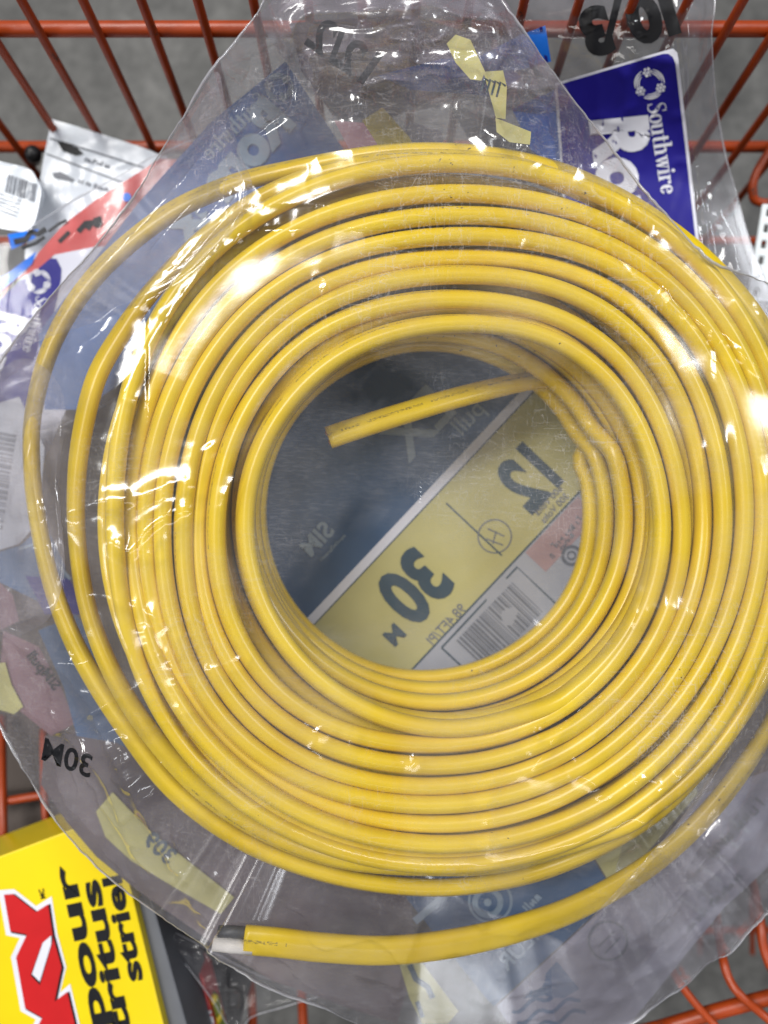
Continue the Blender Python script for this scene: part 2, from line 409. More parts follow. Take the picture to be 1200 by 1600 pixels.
# left and right basket walls, outside the photo, carry the rails
for sx in (-1, 1):
    link('side_rail', tube([(sx * .42, .243, -.0705), (sx * .42, -.45, -.0705)], .0037), M['orange'], cart)

# ------------------------------------------------------------------ heights of the sheets
def zb(px, py):                      # back sheet of the big bag
    px = np.asarray(px, float); py = np.asarray(py, float)
    base = -.034 - .052 * sm(0, 300, py) + .010 * sm(1420, 1620, py)
    return base + .0035 * fbm(px / 90., py / 110., 2) * (1 + 1.2 * sm(250, 100, py))
def z2(px, py):                      # second bag, sheet with the blue label
    px = np.asarray(px, float); py = np.asarray(py, float)
    return -.034 - .052 * sm(0, 300, py) - .022 + .003 * fbm(px / 140. + 8, py / 120., 2)
def z3(px, py):                      # left bag
    px = np.asarray(px, float); py = np.asarray(py, float)
    return -.118 + .010 * fbm(px / 80. + 3, py / 90. + 5, 2) + .012 * sm(0, 200, px)

# ------------------------------------------------------------------ the coil of cable
CX, CY = 705., 800.
TAB = {0: (322, 351, 388, 418, 453, 482, 508, 532), 45: (319, 354, 397, 432, 466, 492, 519, 547),
       90: (295, 333, 370, 398, 430, 464, 498, 544), 135: (305, 352, 384, 412, 445, 475, 508, 552),
       180: (321, 367, 394, 419, 451, 477, 500, 525), 225: (334, 389, 420, 452, 482, 502, 524, 556),
       270: (337, 363, 396, 428, 458, 487, 520, 552), 315: (325, 350, 383, 411, 441, 469, 508, 536)}
LOW = {0: (0, 0, -7, 0, -1, -2, -3, -5), 45: (0, 0, 0, -3, 0, 0, -1, -3), 90: (0, 0, 0, -5, -1, 0, -2, 0),
       135: (0, -1, 0, -1, -2, -1, -4, 0), 180: (0, 1, -4, 0, -1, -3, -6, 1), 225: (0, 0, -1, -1, 0, -6, 1, -9),
       270: (1, -3, 0, -2, 0, -3, 0, -10), 315: (0, -1, -1, 0, -1, -1, 0, -9)}
def tab(T, i, th):
    th = th % 360; k = int(th // 45); t = (th - 45 * k) / 45
    g = lambda j: T[(j % 8) * 45][i]
    p0, p1, p2, p3 = g(k - 1), g(k), g(k + 1), g(k + 2)
    return .5 * (2 * p1 + (p2 - p0) * t + (2 * p0 - 5 * p1 + 4 * p2 - p3) * t * t + (3 * p1 - p0 - 3 * p2 + p3) * t ** 3)
path = []                            # (Vector, twist deg, kind)
def pn(a, b): return float(fbm(a, b, 2))
# free inner end
for (x, y, z, tw) in ((513, 684, -.030, 35), (560, 668, -.031, 35), (620, 649, -.033, 38), (700, 625, -.037, 42), (770, 607, -.042, 48),
                      (830, 595, -.048, 55), (880, 592, -.054, 62), (915, 612, -.059, 70), (940, 655, -.063, 78)):
    path.append((P(x, y, z), tw))
# hidden layers below the top one, wound outwards and inwards in turn
wc = (.0258, -.0018)
NL = 6
for k in range(NL, 0, -1):
    turns = 8 if k > 1 else 8.25; n = int(turns * 40); outw = (k % 2 == 0)
    for j in range(n):
        s = j / 40.
        th = 20 - 360 * s
        q = s if outw else turns - s
        r = .0800 + q * .0081 + .0022 * pn(k * 3.1 + math.cos(R(th)) * 1.3 + 5, math.sin(R(th)) * 1.3 + s * .35 + 5)
        z = -.0018 - k * .0108 + .0012 * pn(s * 1.7 + k, 3.3)
        if q > 7.2: z += 0
        if k == 1:
            g = float(sm(7.3, 8.25, s)); r = r * (1 - g) + .0882 * g; z = z * (1 - g) - .001 * g
        path.append((Vector((wc[0] - .0006 * k + r * math.cos(R(th)), wc[1] + .0003 * k + r * math.sin(R(th)), z)), 82 + 14 * pn(s * 1.3, k * 2.)))
# top layer, turn by turn
for t in range(8):
    for j in range(48):
        if t == 0 and j < 1: continue
        ph = j * 7.5; th = 290 - ph
        f = float(sm(262, 360, ph))
        r0 = tab(TAB, t, th); l0 = tab(LOW, t, th)
        r1, l1 = (tab(TAB, t + 1, th), tab(LOW, t + 1, th)) if t < 7 else (558, -14)
        r = r0 * (1 - f) + r1 * f + 6.0 * pn(t * 3.7 + ph / 60., 9.1); l = l0 * (1 - f) + l1 * f
        a = R(th); z = l * .001 + .0030 * pn(t * 2.3 + ph / 70, 4.4)
        tw = 66 + 32 * pn(t * 1.9 + 3, ph / 80. + t)
        path.append((P(CX + r * math.cos(a), CY - r * math.sin(a), z), tw))
# loose outer turns, clockwise, then the tail
lo2 = [(800, 1345), (680, 1354), (540, 1344), (420, 1303), (320, 1238), (240, 1152), (180, 1060), (140, 960), (122, 860), (119, 765), (128, 680),
       (150, 592), (187, 525), (240, 452), (325, 366), (430, 298), (560, 258), (700, 250), (830, 268), (960, 325), (1075, 410), (1165, 520), (1222, 640), (1248, 790),
       (1235, 930), (1190, 1060), (1110, 1180), (1010, 1280)]
lo1 = [(870, 1352), (740, 1383), (620, 1384), (500, 1362), (380, 1314), (272, 1234), (190, 1128), (125, 1022), (85, 925), (62, 830), (50, 735), (53, 640),
       (85, 530), (150, 430), (250, 343), (350, 293), (450, 266), (600, 240), (740, 240), (880, 270), (1010, 335), (1120, 425), (1200, 530), (1262, 680), (1285, 820), (1265, 980), (1215, 1110)]
tail = [(1150, 1215), (1080, 1297), (1000, 1362), (900, 1418), (800, 1453), (700, 1475), (600, 1485), (500, 1480), (440, 1473), (383, 1468)]
n2 = len(lo2)
for i, (x, y) in enumerate(lo2):
    z = -.016 - .014 * float(sm(0, 4, i)) + .010 * float(sm(14, 18, i)) - .004 * float(sm(20, 27, i)); path.append((P(x, y, z), 50 + 10 * math.sin(i)))
for i, (x, y) in enumerate(lo1):
    z = -.034 - .012 * float(sm(2, 8, i)) + .016 * float(sm(14, 18, i)) - .018 * float(sm(19, 25, i)); path.append((P(x, y, z), 48 + 12 * math.sin(i * .8)))
for i, (x, y) in enumerate(tail):
    z = -.052 + .022 * float(sm(0, 8, i)); path.append((P(x, y, z), 40 - 34 * float(sm(0, 5, i))))
# resample
pp = [np.array([*v, tw]) for v, tw in path]
sp = catmull4 = []
pp = np.array(pp)
out = []
for i in range(len(pp) - 1):
    p0 = pp[max(i - 1, 0)]; p1 = pp[i]; p2 = pp[i + 1]; p3 = pp[min(i + 2, len(pp) - 1)]
    n = max(2, int(np.linalg.norm(p2[:3] - p1[:3]) / .0032))
    for k in range(n):
        t = k / n
        out.append(.5 * (2 * p1 + (p2 - p0) * t + (2 * p0 - 5 * p1 + 4 * p2 - p3) * t * t + (3 * p1 - p0 - 3 * p2 + p3) * t ** 3))
out.append(pp[-1]); CP = np.array(out)
T_ = np.gradient(CP[:, :3], axis=0); T_ /= np.linalg.norm(T_, axis=1)[:, None]
Nn = np.cross(T_, np.array([0, 0, 1.])); Nn /= np.linalg.norm(Nn, axis=1)[:, None]
Bn = np.cross(Nn, T_)
NS = 24; ph = np.linspace(0, 2 * np.pi, NS, endpoint=False)
def sect(a, b, groove):
    c, s = np.cos(ph), np.sin(ph); e = 2 / 2.35
    x = a * np.sign(c) * np.abs(c) ** e; y = b * np.sign(s) * np.abs(s) ** e
    y = y * (1 - groove * np.exp(-(x / (a * .22)) ** 2)); return x, y
i_tail = len(CP) - 1
s_end = np.arange(len(CP))[::-1] * .0032          # arc distance from the outer end
wide = .0056 + .0010 * np.clip(1 - s_end / .9, 0, 1)
thk = np.full(len(CP), .0037)
gr = .055 + .05 * np.clip(1 - s_end / .9, 0, 1)
V = np.zeros((len(CP), NS, 3))
for i in range(len(CP)):
    x, y = sect(wide[i], thk[i], gr[i]); a = R(CP[i, 3])
    u = x * math.cos(a) - y * math.sin(a); v = x * math.sin(a) + y * math.cos(a)
    V[i] = CP[i, :3] + u[:, None] * Nn[i] + v[:, None] * Bn[i]
VV = V.reshape(-1, 3)
n = len(CP)
ii, kk = np.meshgrid(np.arange(n - 1), np.arange(NS), indexing='ij')
Fq = np.stack([ii * NS + kk, (ii + 1) * NS + kk, (ii + 1) * NS + (kk + 1) % NS, ii * NS + (kk + 1) % NS], -1).reshape(-1, 4)
faces = Fq.tolist() + [list(range(NS)), [(n - 1) * NS + k for k in range(NS - 1, -1, -1)]]
coil = thing('cable_coil', 'big coil of thick yellow flat electrical cable inside the clear bag', 'cable coil', (.0255, -.003, -.080))
jm = mesh_from(VV, faces)
ul = jm.uv_layers.new(name='UVMap'); li = np.zeros(len(jm.loops), np.int32); jm.loops.foreach_get('vertex_index', li)
uvv = np.stack([(li // NS) * .0032, (li % NS) / NS], 1); nq = len(Fq) * 4
seamv = np.arange(nq) ; q_ = li[:nq].reshape(-1, 4); wrap = (q_[:, 0] % NS) == NS - 1
u4 = uvv[:nq].reshape(-1, 4, 2); u4[wrap, 2, 1] = 1.; u4[wrap, 3, 1] = 1.; uvv[:nq] = u4.reshape(-1, 2)
ul.data.foreach_set('uv', uvv.ravel())
link('jacket', jm, M['yellow'], coil)
# stripped conductors at the outer end
e = Vector(CP[-1, :3]); t = Vector(T_[-1]); nn = Vector(Nn[-1])
sgn = 1 if nn.y < 0 else -1
tdown = nn * sgn
link('white_conductor', tube([e - t * .004 + tdown * .0031, e + t * .005 + tdown * .0032, e + t * .0140 + tdown * .0028], .0031, 16), M['white_ins'], coil)
link('black_conductor', tube([e - t * .004 - tdown * .0030, e + t * .006 - tdown * .0031, e + t * .0122 - tdown * .0026], .0025, 16), M['black_ins'], coil)
e0 = Vector(CP[0, :3]); t0 = Vector(T_[0]); n0 = Vector(Nn[0])
for sg in (-1, 1):
    link('core_end', tube([e0 + n0 * sg * .0021, e0 - t0 * .0006 + n0 * sg * .0021], .0011, 12), M['copper'], coil)

# ------------------------------------------------------------------ the big clear bag round the coil
outline_px = [(415, -6), (402, 22), (372, 60), (330, 112), (292, 175), (250, 240), (215, 300), (183, 343), (140, 398), (98, 443), (66, 480), (40, 512), (4, 560), (-40, 640), (-80, 800), (-75, 950), (-40, 1060),
              (0, 1132), (28, 1185), (52, 1225), (78, 1268), (102, 1300), (150, 1352), (210, 1402), (262, 1438), (316, 1474), (330, 1492), (372, 1515), (425, 1545), (500, 1572), (560, 1600), (640, 1628), (800, 1640), (930, 1625), (985, 1600), (1030, 1565),
              (1075, 1535), (1105, 1505), (1140, 1488), (1168, 1455), (1190, 1434), (1215, 1405), (1300, 1290), (1345, 1000), (1350, 800), (1320, 560), (1260, 475), (1200, 444), (1150, 425), (1112, 410), (1085, 385), (1040, 335), (1000, 292), (965, 245),
              (930, 200), (890, 150), (848, 92), (815, 45), (795, 18), (770, -10), (700, -40), (560, -45), (470, -30)]
oc = catmull([(x, y, 0) for x, y in outline_px + outline_px[:1]], 14)[:-1]
OP = np.array([(v.x, v.y) for v in oc])
OP[:, 0] += 2.2 * (vnoise(np.arange(len(OP)) * .45, 3.3) - .5); OP[:, 1] += 2.2 * (vnoise(np.arange(len(OP)) * .45, 8.3) - .5)
# height map of the cable, for the film to lie on
G = .0016; gx0, gy0 = -.30, -.34; GN = 420
hm = np.full((GN, GN), -.088)
for x, y, z in CP[:, :3]:
    i = int((x - gx0) / G); j = int((y - gy0) / G); rr = 3
    for a in range(-rr, rr + 1):
        for b in range(-rr, rr + 1):
            if a * a + b * b <= 10 and 0 <= i + a < GN and 0 <= j + b < GN:
                h = z + .0058 - .0004 * (a * a + b * b) * .25
                if h > hm[i + a, j + b]: hm[i + a, j + b] = h
def blur(a, it=1):
    for _ in range(it):
        a = (a + np.roll(a, 1, 0) + np.roll(a, -1, 0)) / 3; a = (a + np.roll(a, 1, 1) + np.roll(a, -1, 1)) / 3
    return a
def tent(slope, it):           # taut film: a tent whose slope never exceeds the given one
    mx = hm.copy(); st = slope * G
    for _ in range(it):
        n4 = np.maximum.reduce([np.roll(mx, 1, 0), np.roll(mx, -1, 0), np.roll(mx, 1, 1), np.roll(mx, -1, 1)]) - st
        n8 = np.maximum.reduce([np.roll(np.roll(mx, a, 0), b, 1) for a in (-1, 1) for b in (-1, 1)]) - st * 1.414
        mx = np.maximum.reduce([mx, n4, n8])
    return mx
mx = tent(.50, 60); steep = tent(.52, 90)
def samp(gm, x, y):
    fx = np.clip((x - gx0) / G, 0, GN - 2); fy = np.clip((y - gy0) / G, 0, GN - 2)
    i = fx.astype(int); j = fy.astype(int); u = fx - i; v = fy - j
    return (gm[i, j] * (1 - u) + gm[i + 1, j] * u) * (1 - v) + (gm[i, j + 1] * (1 - u) + gm[i + 1, j + 1] * u) * v
oz = zb(OP[:, 0], OP[:, 1]) + .0008
for _ in range(8):
    ex_ = (OP[:, 0] - 600) * (D - oz) / F; ey_ = (800 - OP[:, 1]) * (D - oz) / F
    oz = .5 * oz + .5 * np.maximum(zb(OP[:, 0], OP[:, 1]) + .0008, samp(steep, ex_, ey_) + .0030)
kk_ = np.ones(41) / 41; oz = np.convolve(np.r_[oz[-20:], oz, oz[:20]], kk_, 'valid')
OW = np.stack([(OP[:, 0] - 600) * (D - oz) / F, (800 - OP[:, 1]) * (D - oz) / F, oz], 1)
CR = [  # creases: pixel polyline, ridge height mm, half-width mm
    ([(270, 680), (295, 590), (345, 510), (415, 450), (500, 415), (600, 400), (660, 402)], 1.5, 6.5), ([(880, 410), (960, 450), (1025, 525), (1075, 620)], .9, 4.0),
    ([(930, 1010), (975, 960), (1000, 900)], 1.2, 4.0), ([(885, 1362), (950, 1335), (1005, 1275), (1030, 1220)], 2.2, 4.0),
    ([(690, 150), (760, 205), (850, 246)], 1.8, 3.0), ([(1100, 1330), (1160, 1230), (1200, 1100)], 2.0, 5.0), ([(1000, 1500), (1080, 1400), (1160, 1330)], 2.0, 5.0),
    ([(88, 660), (84, 720), (90, 770), (98, 812), (108, 832)], 1.5, 1.5), ([(98, 806), (130, 792), (165, 785), (205, 782), (245, 768), (275, 758), (318, 754)], 2.3, 1.3),
    ([(160, 833), (182, 850), (200, 862), (216, 850), (232, 828), (262, 806), (312, 790)], 2.2, 1.3), ([(200, 862), (230, 866), (260, 858)], .8, 1.5),
    ([(185, 604), (210, 622), (245, 632)], .8, 1.4), ([(990, 415), (1030, 446), (1050, 478), (1085, 505), (1105, 520), (1130, 526), (1140, 545), (1170, 570), (1205, 605)], 2.4, 1.6),
    ([(612, 118), (628, 60), (665, 28), (700, 8), (728, -10)], 1.8, 1.5), ([(745, -5), (768, 18), (730, 45), (706, 82), (718, 112)], 1.6, 1.2),
    ([(718, 112), (756, 126), (748, 96), (732, 62)], 1.4, 1.1), ([(612, 118), (660, 108), (690, 90), (706, 72)], 1.0, 1.2), ([(655, 175), (690, 165), (730, 160), (742, 148), (724, 135)], 1.2, 1.2),
    ([(740, 190), (760, 215), (800, 232), (850, 247)], 1.8, 1.7), ([(790, 175), (830, 186), (862, 180)], 1.3, 1.3), ([(800, 60), (830, 105), (858, 138), (905, 195)], 1.4, 1.8),
    ([(905, 195), (940, 255), (990, 320), (1050, 385)], 1.2, 2.2), ([(0, 968), (32, 1000), (62, 1028), (100, 1046), (132, 1085), (165, 1150), (205, 1230), (262, 1330), (318, 1440), (338, 1480)], 2.4, 2.0),
    ([(30, 1100), (70, 1128), (110, 1152), (160, 1210), (190, 1280), (212, 1340), (216, 1385)], 1.9, 1.4), ([(216, 1388), (248, 1372), (270, 1398), (285, 1380)], 1.6, 1.8),
    ([(60, 1230), (92, 1250), (135, 1292), (128, 1330), (140, 1355)], 1.3, 1.3), ([(0, 1020), (18, 1010), (12, 1045), (0, 1062)], 1.6, 1.2), ([(20, 1150), (40, 1215), (60, 1262)], 1.3, 1.2),
    ([(780, 1228), (835, 1195), (890, 1120), (960, 1070), (1010, 1010), (1050, 985), (1110, 950), (1180, 905)], .9, 1.2), ([(960, 1225), (1010, 1215), (1035, 1228), (1000, 1238)], 1.0, 1.0),
    ([(940, 1345), (975, 1320), (1000, 1295), (1010, 1260)], 1.7, 1.6), ([(1055, 1210), (1075, 1185), (1095, 1162)], 1.2, 1.0), ([(755, 1200), (754, 1260), (756, 1320), (748, 1370), (700, 1400), (660, 1425)], .7, 1.0),
    ([(975, 972), (1020, 960), (1075, 956)], 1.2, 1.2), ([(840, 985), (870, 960), (900, 940)], 1.0, 2.2), ([(0, 560), (90, 520), (180, 492), (250, 462), (320, 412), (385, 330)], 1.4, 2.4),
    ([(560, 1470), (610, 1458), (690, 1400)], .8, 1.2), ([(545, 1518), (590, 1530), (632, 1545)], 1.0, 1.2), ([(1000, 1600), (1060, 1545), (1125, 1500), (1165, 1462)], 1.2, 1.6),
    ([(1000, 1560), (1060, 1500), (1130, 1460), (1190, 1400)], 1.8, 3.0), ([(1090, 1590), (1000, 1480), (985, 1400)], .8, 2.4), ([(1040, 1380), (1100, 1310), (1140, 1230), (1190, 1150)], 1.8, 2.5),
    ([(1090, 1330), (1150, 1260), (1200, 1180)], 1.2, 2.0), ([(350, 378), (400, 366), (455, 362), (520, 372)], 1.4, 2.2), ([(250, 520), (285, 470), (330, 410), (380, 370), (430, 345)], 1.0, 2.0),
    ([(1150, 432), (1175, 460), (1192, 500)], 1.2, 1.5), ([(430, 20), (400, 110), (330, 200), (260, 300)], 1.0, 2.6), ([(470, 10), (560, 18), (640, 22)], 1.2, 1.6), ([(440, 110), (540, 150), (640, 175)], 1.2, 3.0),
    ([(420, 40), (400, 80), (372, 130), (340, 150)], 1.0, 1.5), ([(100, 920), (220, 950), (300, 1010)], .8, 1.6), ([(230, 935), (262, 1010), (285, 1130)], .9, 1.4), ([(485, 440), (500, 432), (512, 444), (500, 456)], .6, .9),
    ([(70, 1010), (130, 1000), (200, 1080), (250, 1200), (300, 1260)], .9, 1.8), ([(325, 1550), (380, 1500), (420, 1545)], .8, 1.4), ([(700, 570), (690, 620), (640, 700)], .5, 2), ([(600, 745), (616, 765), (610, 800), (560, 850)], .8, 2.2)]
rc_ = random.Random(21)
for k in range(30):          # fan of tension folds from the coil's rim out to the edge
    a = R(k * 12 + rc_.uniform(-5, 5)); b = a + rc_.uniform(-.22, .22); r0 = rc_.uniform(560, 610); r1 = r0 + rc_.uniform(90, 210)
    m_ = ((r0 + r1) / 2, (a + b) / 2 + rc_.uniform(-.05, .05))
    CR.append(([(690 + q * math.cos(t), 800 + q * 1.03 * math.sin(t)) for q, t in ((r0, a), m_, (r1, b))], rc_.uniform(.9, 2.0), rc_.uniform(1.2, 2.4)))
for k in range(26):          # short cling marks over the turns
    a = rc_.uniform(0, 6.28); q = rc_.uniform(340, 540); x_, y_ = 700 + q * math.cos(a), 800 + q * math.sin(a); t = a + rc_.choice([0, .5, -.6, 1.2, 1.57]); l_ = rc_.uniform(25, 95)
    CR.append(([(x_, y_), (x_ + l_ * .5 * math.cos(t) + rc_.uniform(-8, 8), y_ + l_ * .5 * math.sin(t) + rc_.uniform(-8, 8)), (x_ + l_ * math.cos(t + .3), y_ + l_ * math.sin(t + .3))], rc_.uniform(.35, .9), rc_.uniform(.9, 1.7)))
CR = CR[:-56] + [c for c in CR[-56:] if not (150 < c[0][1][0] < 700 and 320 < c[0][1][1] < 660)]
def crease_field(x, y, zz):
    px = 600 + x * F / (D - zz); py = 800 - y * F / (D - zz)
    h = np.zeros_like(px); rr = np.random.RandomState(2)
    for pts, amp, hw in CR:
        p = np.array([(v.x, v.y) for v in catmull([(a, b, 0) for a, b in pts], 5 if hw < 3.2 else 22)])
        L = np.cumsum(np.r_[0, np.hypot(*(p[1:] - p[:-1]).T)]); Lt = L[-1]
        m = (px > p[:, 0].min() - 40) & (px < p[:, 0].max() + 40) & (py > p[:, 1].min() - 40) & (py < p[:, 1].max() + 40)
        if not m.any(): continue
        qx, qy = px[m], py[m]; best = np.full(qx.shape, 1e9); bl = np.zeros(qx.shape); bs = np.zeros(qx.shape)
        for i in range(len(p) - 1):
            ax, ay = p[i]; bx, by = p[i + 1]; dx, dy = bx - ax, by - ay; l2 = dx * dx + dy * dy + 1e-9
            t = np.clip(((qx - ax) * dx + (qy - ay) * dy) / l2, 0, 1); ex = qx - ax - t * dx; ey = qy - ay - t * dy
            d = ex * ex + ey * ey; k = d < best; best[k] = d[k]; bl[k] = (L[i] + t * (L[i + 1] - L[i]))[k]
            bs[k] = np.sign(dx * ey - dy * ex)[k]
        d = np.sqrt(best) * .262   # mm
        env = np.minimum(1, np.minimum(bl, Lt - bl) / max(8, Lt * .16)) * (.65 + .7 * vnoise(bl / (13. if hw < 3.2 else 70.), amp * 7 + hw * 3)) 
        hw2 = hw * np.where(bs > 0, 1.7, 3.2)      # a fold: one steep side, one gentle
        prof = np.exp(-(d / hw2) ** 1.35)
        h[m] += amp * .0011 * env * prof
    return h
ncx, ncy = .0255, -.003
NR = 330
fr_ = np.linspace(0, 1, NR) ** .80
MX = len(OW)
X = ncx + (OW[None, :, 0] - ncx) * fr_[:, None]; Y = ncy + (OW[None, :, 1] - ncy) * fr_[:, None]
rad = np.hypot(X - ncx, Y - ncy); red = np.hypot(OW[:, 0] - ncx, OW[:, 1] - ncy)[None, :]
ztop = .0090
rc = np.minimum(.137, red * .80)
inner = ztop - .0085 * (1 - sm(.02, .088, rad))
tt = np.clip((rad - rc) / np.maximum(red - rc, 1e-4), 0, 1)
H = inner + (OW[None, :, 2] - ztop) * tt ** 1.05 * (rad > rc)
edge = np.clip((1 - fr_[:, None]) * 9, 0, 1)
outer = sm(.132, .172, rad)
# lay on the cable
sup = samp(blur(mx, 16), X, Y) + .0016
H0 = H.copy()
soft = .0012

# over the coil the film follows the rings a little
ring = samp(blur(hm, 2), X, Y)
onc = sm(.085, .09, rad) * (1 - sm(.135, .142, rad))
H = H * (1 - .018 * onc) + (np.maximum(ring, ztop - .006) + .0014) * .018 * onc
# wrinkles
sup2 = sup * (1 - onc) + (samp(blur(mx, 22), X, Y) + .0014) * onc
k_ = .0012; dd_ = np.clip((sup2 + .0012 - H) / k_, -30, 30); H = H + k_ * np.log1p(np.exp(dd_))
ang = np.arctan2(Y - ncy, X - ncx)
ridge = lambda v: 1 - np.abs(2 * v - 1)
w1 = ridge(vnoise(ang * 7 + 40 + .7 * fbm(X * 14, Y * 14), rad * 7 + 3)) ** 2.5
w2 = ridge(vnoise(X * 62 + Y * 25 + 2 * fbm(X * 50, Y * 50), Y * 48 - X * 18)) ** 4
w3 = ridge(vnoise(X * 130 + 3 * fbm(X * 70, Y * 70 + 5), Y * 120 + 9)) ** 5
w4 = fbm(X * 30 + 3, Y * 30 + 7, 3)
H += edge * (outer * (.0034 * w1 + .0009 * w2 + .0030 * w4) + (1 - outer) * (.0006 * w4))
topz = sm(.10, .17, Y) * outer
H += edge * topz * (.0022 * ridge(vnoise(X * 55 + 11 + 2 * fbm(X * 40, Y * 40), Y * 60)) ** 3)
H += onc * (.0008 * fbm(X * 22 + 13, Y * 22 + 2, 1) + .00022 * fbm(X * 90 + 1, Y * 50 + 5, 2))
H += edge ** .5 * crease_field(X, Y, H)
dist_ = (1 - fr_[:, None]) * red
H = np.minimum(H, OW[None, :, 2] + .0012 + 0.72 * dist_)
H = np.maximum(H, OW[None, :, 2] * 0 + zb(600 + X * F / (D - H), 800 - Y * F / (D - H)) + .0006 + .0 * tt)
VX = np.stack([X, Y, H], -1)
VX[-1] = OW + np.array([0, 0, .0003])
def ringmesh(VX):
    nr, m, _ = VX.shape
    i, k = np.meshgrid(np.arange(nr - 1), np.arange(m), indexing='ij')
    Fq = np.stack([i * m + k, (i + 1) * m + k, (i + 1) * m + (k + 1) % m, i * m + (k + 1) % m], -1).reshape(-1, 4)
    me = bpy.data.meshes.new('sheet'); v = VX.reshape(-1, 3)
    me.vertices.add(len(v)); me.vertices.foreach_set('co', v.ravel())
    me.loops.add(Fq.size); me.loops.foreach_set('vertex_index', Fq.ravel().astype(np.int32))
    me.polygons.add(len(Fq)); me.polygons.foreach_set('loop_start', (np.arange(len(Fq)) * 4).astype(np.int32))
    me.update(); me.validate()
    bm = bmesh.new(); bm.from_mesh(me); bmesh.ops.remove_doubles(bm, verts=[v for v in bm.verts[:m + 5]], dist=1e-7)
    bmesh.ops.recalc_face_normals(bm, faces=bm.faces[:])
    if sum(f.normal.z for f in bm.faces) < 0: bmesh.ops.reverse_faces(bm, faces=bm.faces[:])
    bm.to_mesh(me); bm.free(); return me
_px = (600 + VX[..., 0] * F / (D - VX[..., 2])) / 4; _py = (800 - VX[..., 1] * F / (D - VX[..., 2])) / 4
ZF = np.full((360, 440), -1.)
np.maximum.at(ZF, (np.clip(_px + 30, 0, 359).astype(int), np.clip(_py + 20, 0, 439).astype(int)), VX[..., 2])
for _ in range(6):
    nb = np.maximum.reduce([np.roll(ZF, 1, 0), np.roll(ZF, -1, 0), np.roll(ZF, 1, 1), np.roll(ZF, -1, 1)]); ZF = np.where(ZF < -.9, nb, ZF)
def zfront(px, py): return ZF[int(min(359, max(0, px / 4 + 30))), int(min(439, max(0, py / 4 + 20)))]
bag = thing('plastic_bag', 'large crinkled clear plastic bag wrapped tightly around the yellow cable coil', 'plastic bag', (.0255, -.003, -.088))
link('front_sheet', ringmesh(VX), M['film'], bag)
f2 = np.linspace(.0, 1, 90)
X2 = ncx + (OW[None, :, 0] - ncx) * f2[:, None]; Y2 = ncy + (OW[None, :, 1] - ncy) * f2[:, None]
Z2 = np.full_like(X2, -.085)
for _ in range(6): Z2 = zb(600 + X2 * F / (D - Z2), 800 - Y2 * F / (D - Z2)) - .0006
r2_ = np.hypot(X2 - ncx, Y2 - ncy); d2_ = (1 - f2[:, None]) * red
Z2 = np.where(r2_ > .150, np.maximum(Z2, OW[None, :, 2] - .5 * d2_), Z2)
Z2[-1] = OW[:, 2]
link('back_sheet', ringmesh(np.stack([X2, Y2, Z2], -1)), M['film_back'], bag)
NKP = [(405, 24), (470, -30), (620, -40), (770, -12), (812, 45), (850, 95), (890, 150), (850, 178), (740, 165), (640, 172), (560, 160), (490, 150), (450, 100), (420, 60)]
NECK = True
# milky bead along the outline: the bright rim put into its colour
rim = [Vector(OW[i]) + Vector((0, 0, .0004)) for i in range(0, MX, 2)]
link('rim_bead', tube(rim + rim[:1], .00045, 6, vary=.8), M['film_edge'], bag)

# printing on the back of the bag, read from inside, so mirrored
U = (.685, -.728); Vv = (.728, .685)
def uv(u, v, o=(655, 790)): return (o[0] + U[0] * u + Vv[0] * v, o[1] + U[1] * u + Vv[1] * v)
def quad(u0, u1, v0, v1): return [uv(u0, v0), uv(u1, v0), uv(u1, v1), uv(u0, v1)]
def panel(name, poly, mat, eps=.0002, step=8, parent=bag): return decal(name, [poly], M[mat], zb, parent, eps=eps, step=step)
d_m = (-U[0], -U[1]); up_m = (-Vv[0], -Vv[1])
pb = panel('navy_print', quad(-330, 330, -330, -7), 'label_navy'); panel('white_stripe', quad(-330, 330, -7, 7), 'label_white', .00022)
py_ = panel('yellow_print', quad(-330, 330, 7, 166), 'label_yellow')
pw = panel('white_print', quad(-330, 330, 169, 330), 'label_grey')
panel('pink_print', quad(60, 180, 171, 215), 'pale_pink', .0004, parent=pw)
decal('border_line', stroke([uv(-320, 167.5), uv(320, 167.5)], 3), M['navy_ink'], zb, py_, eps=.0004, step=20)
decal('border_line', stroke([uv(-320, 8), uv(320, 8)], 2), M['navy_ink'], zb, py_, eps=.0004, step=20)
def mtext(s, o, size, mat, parent, bold=.02, d=d_m, up=up_m, cond=1.0, shear=0, zf=zb, eps=.0008, name='lettering', step=8):
    return decal(name, text_polys(s, bold, cond, shear), M[mat], zf, parent, A=frame_of(o, d, up, size), eps=eps, step=step)
mtext('30', (712, 910), 124, 'navy_ink', py_, .04, cond=.78); mtext('M', (636, 990), 38, 'navy_ink', py_, .03)
mtext('98.4FT/PI', (730, 952), 23, 'soft_ink', py_, .0, cond=.9)
mtext('12', (888, 738), 118, 'navy_ink', py_, .04, cond=.74)
decal('divider', stroke([(697, 786), (784, 868)], 2.6), M['navy_ink'], zb, py_, eps=.0005)
decal('approval_mark', ringpoly(773, 838, 26, 2) + stroke([(762, 826), (788, 838)], 2) + stroke([(760, 842), (786, 852)], 2) + stroke([(775, 830), (770, 850)], 2), M['soft_ink'], zb, py_, eps=.0005)
mtext('600 Volts', (880, 764), 15, 'soft_ink', py_, .01); mtext('300 Volts', (890, 776), 15, 'soft_ink', py_, .01)
mtext('SIM', (524, 830), 38, 'faded_ink', pb, .03)
mtext('EX', (716, 640), 92, 'faded_ink', pb, .02); mtext('pull', (760, 640), 40, 'faded_ink', pb, .01)
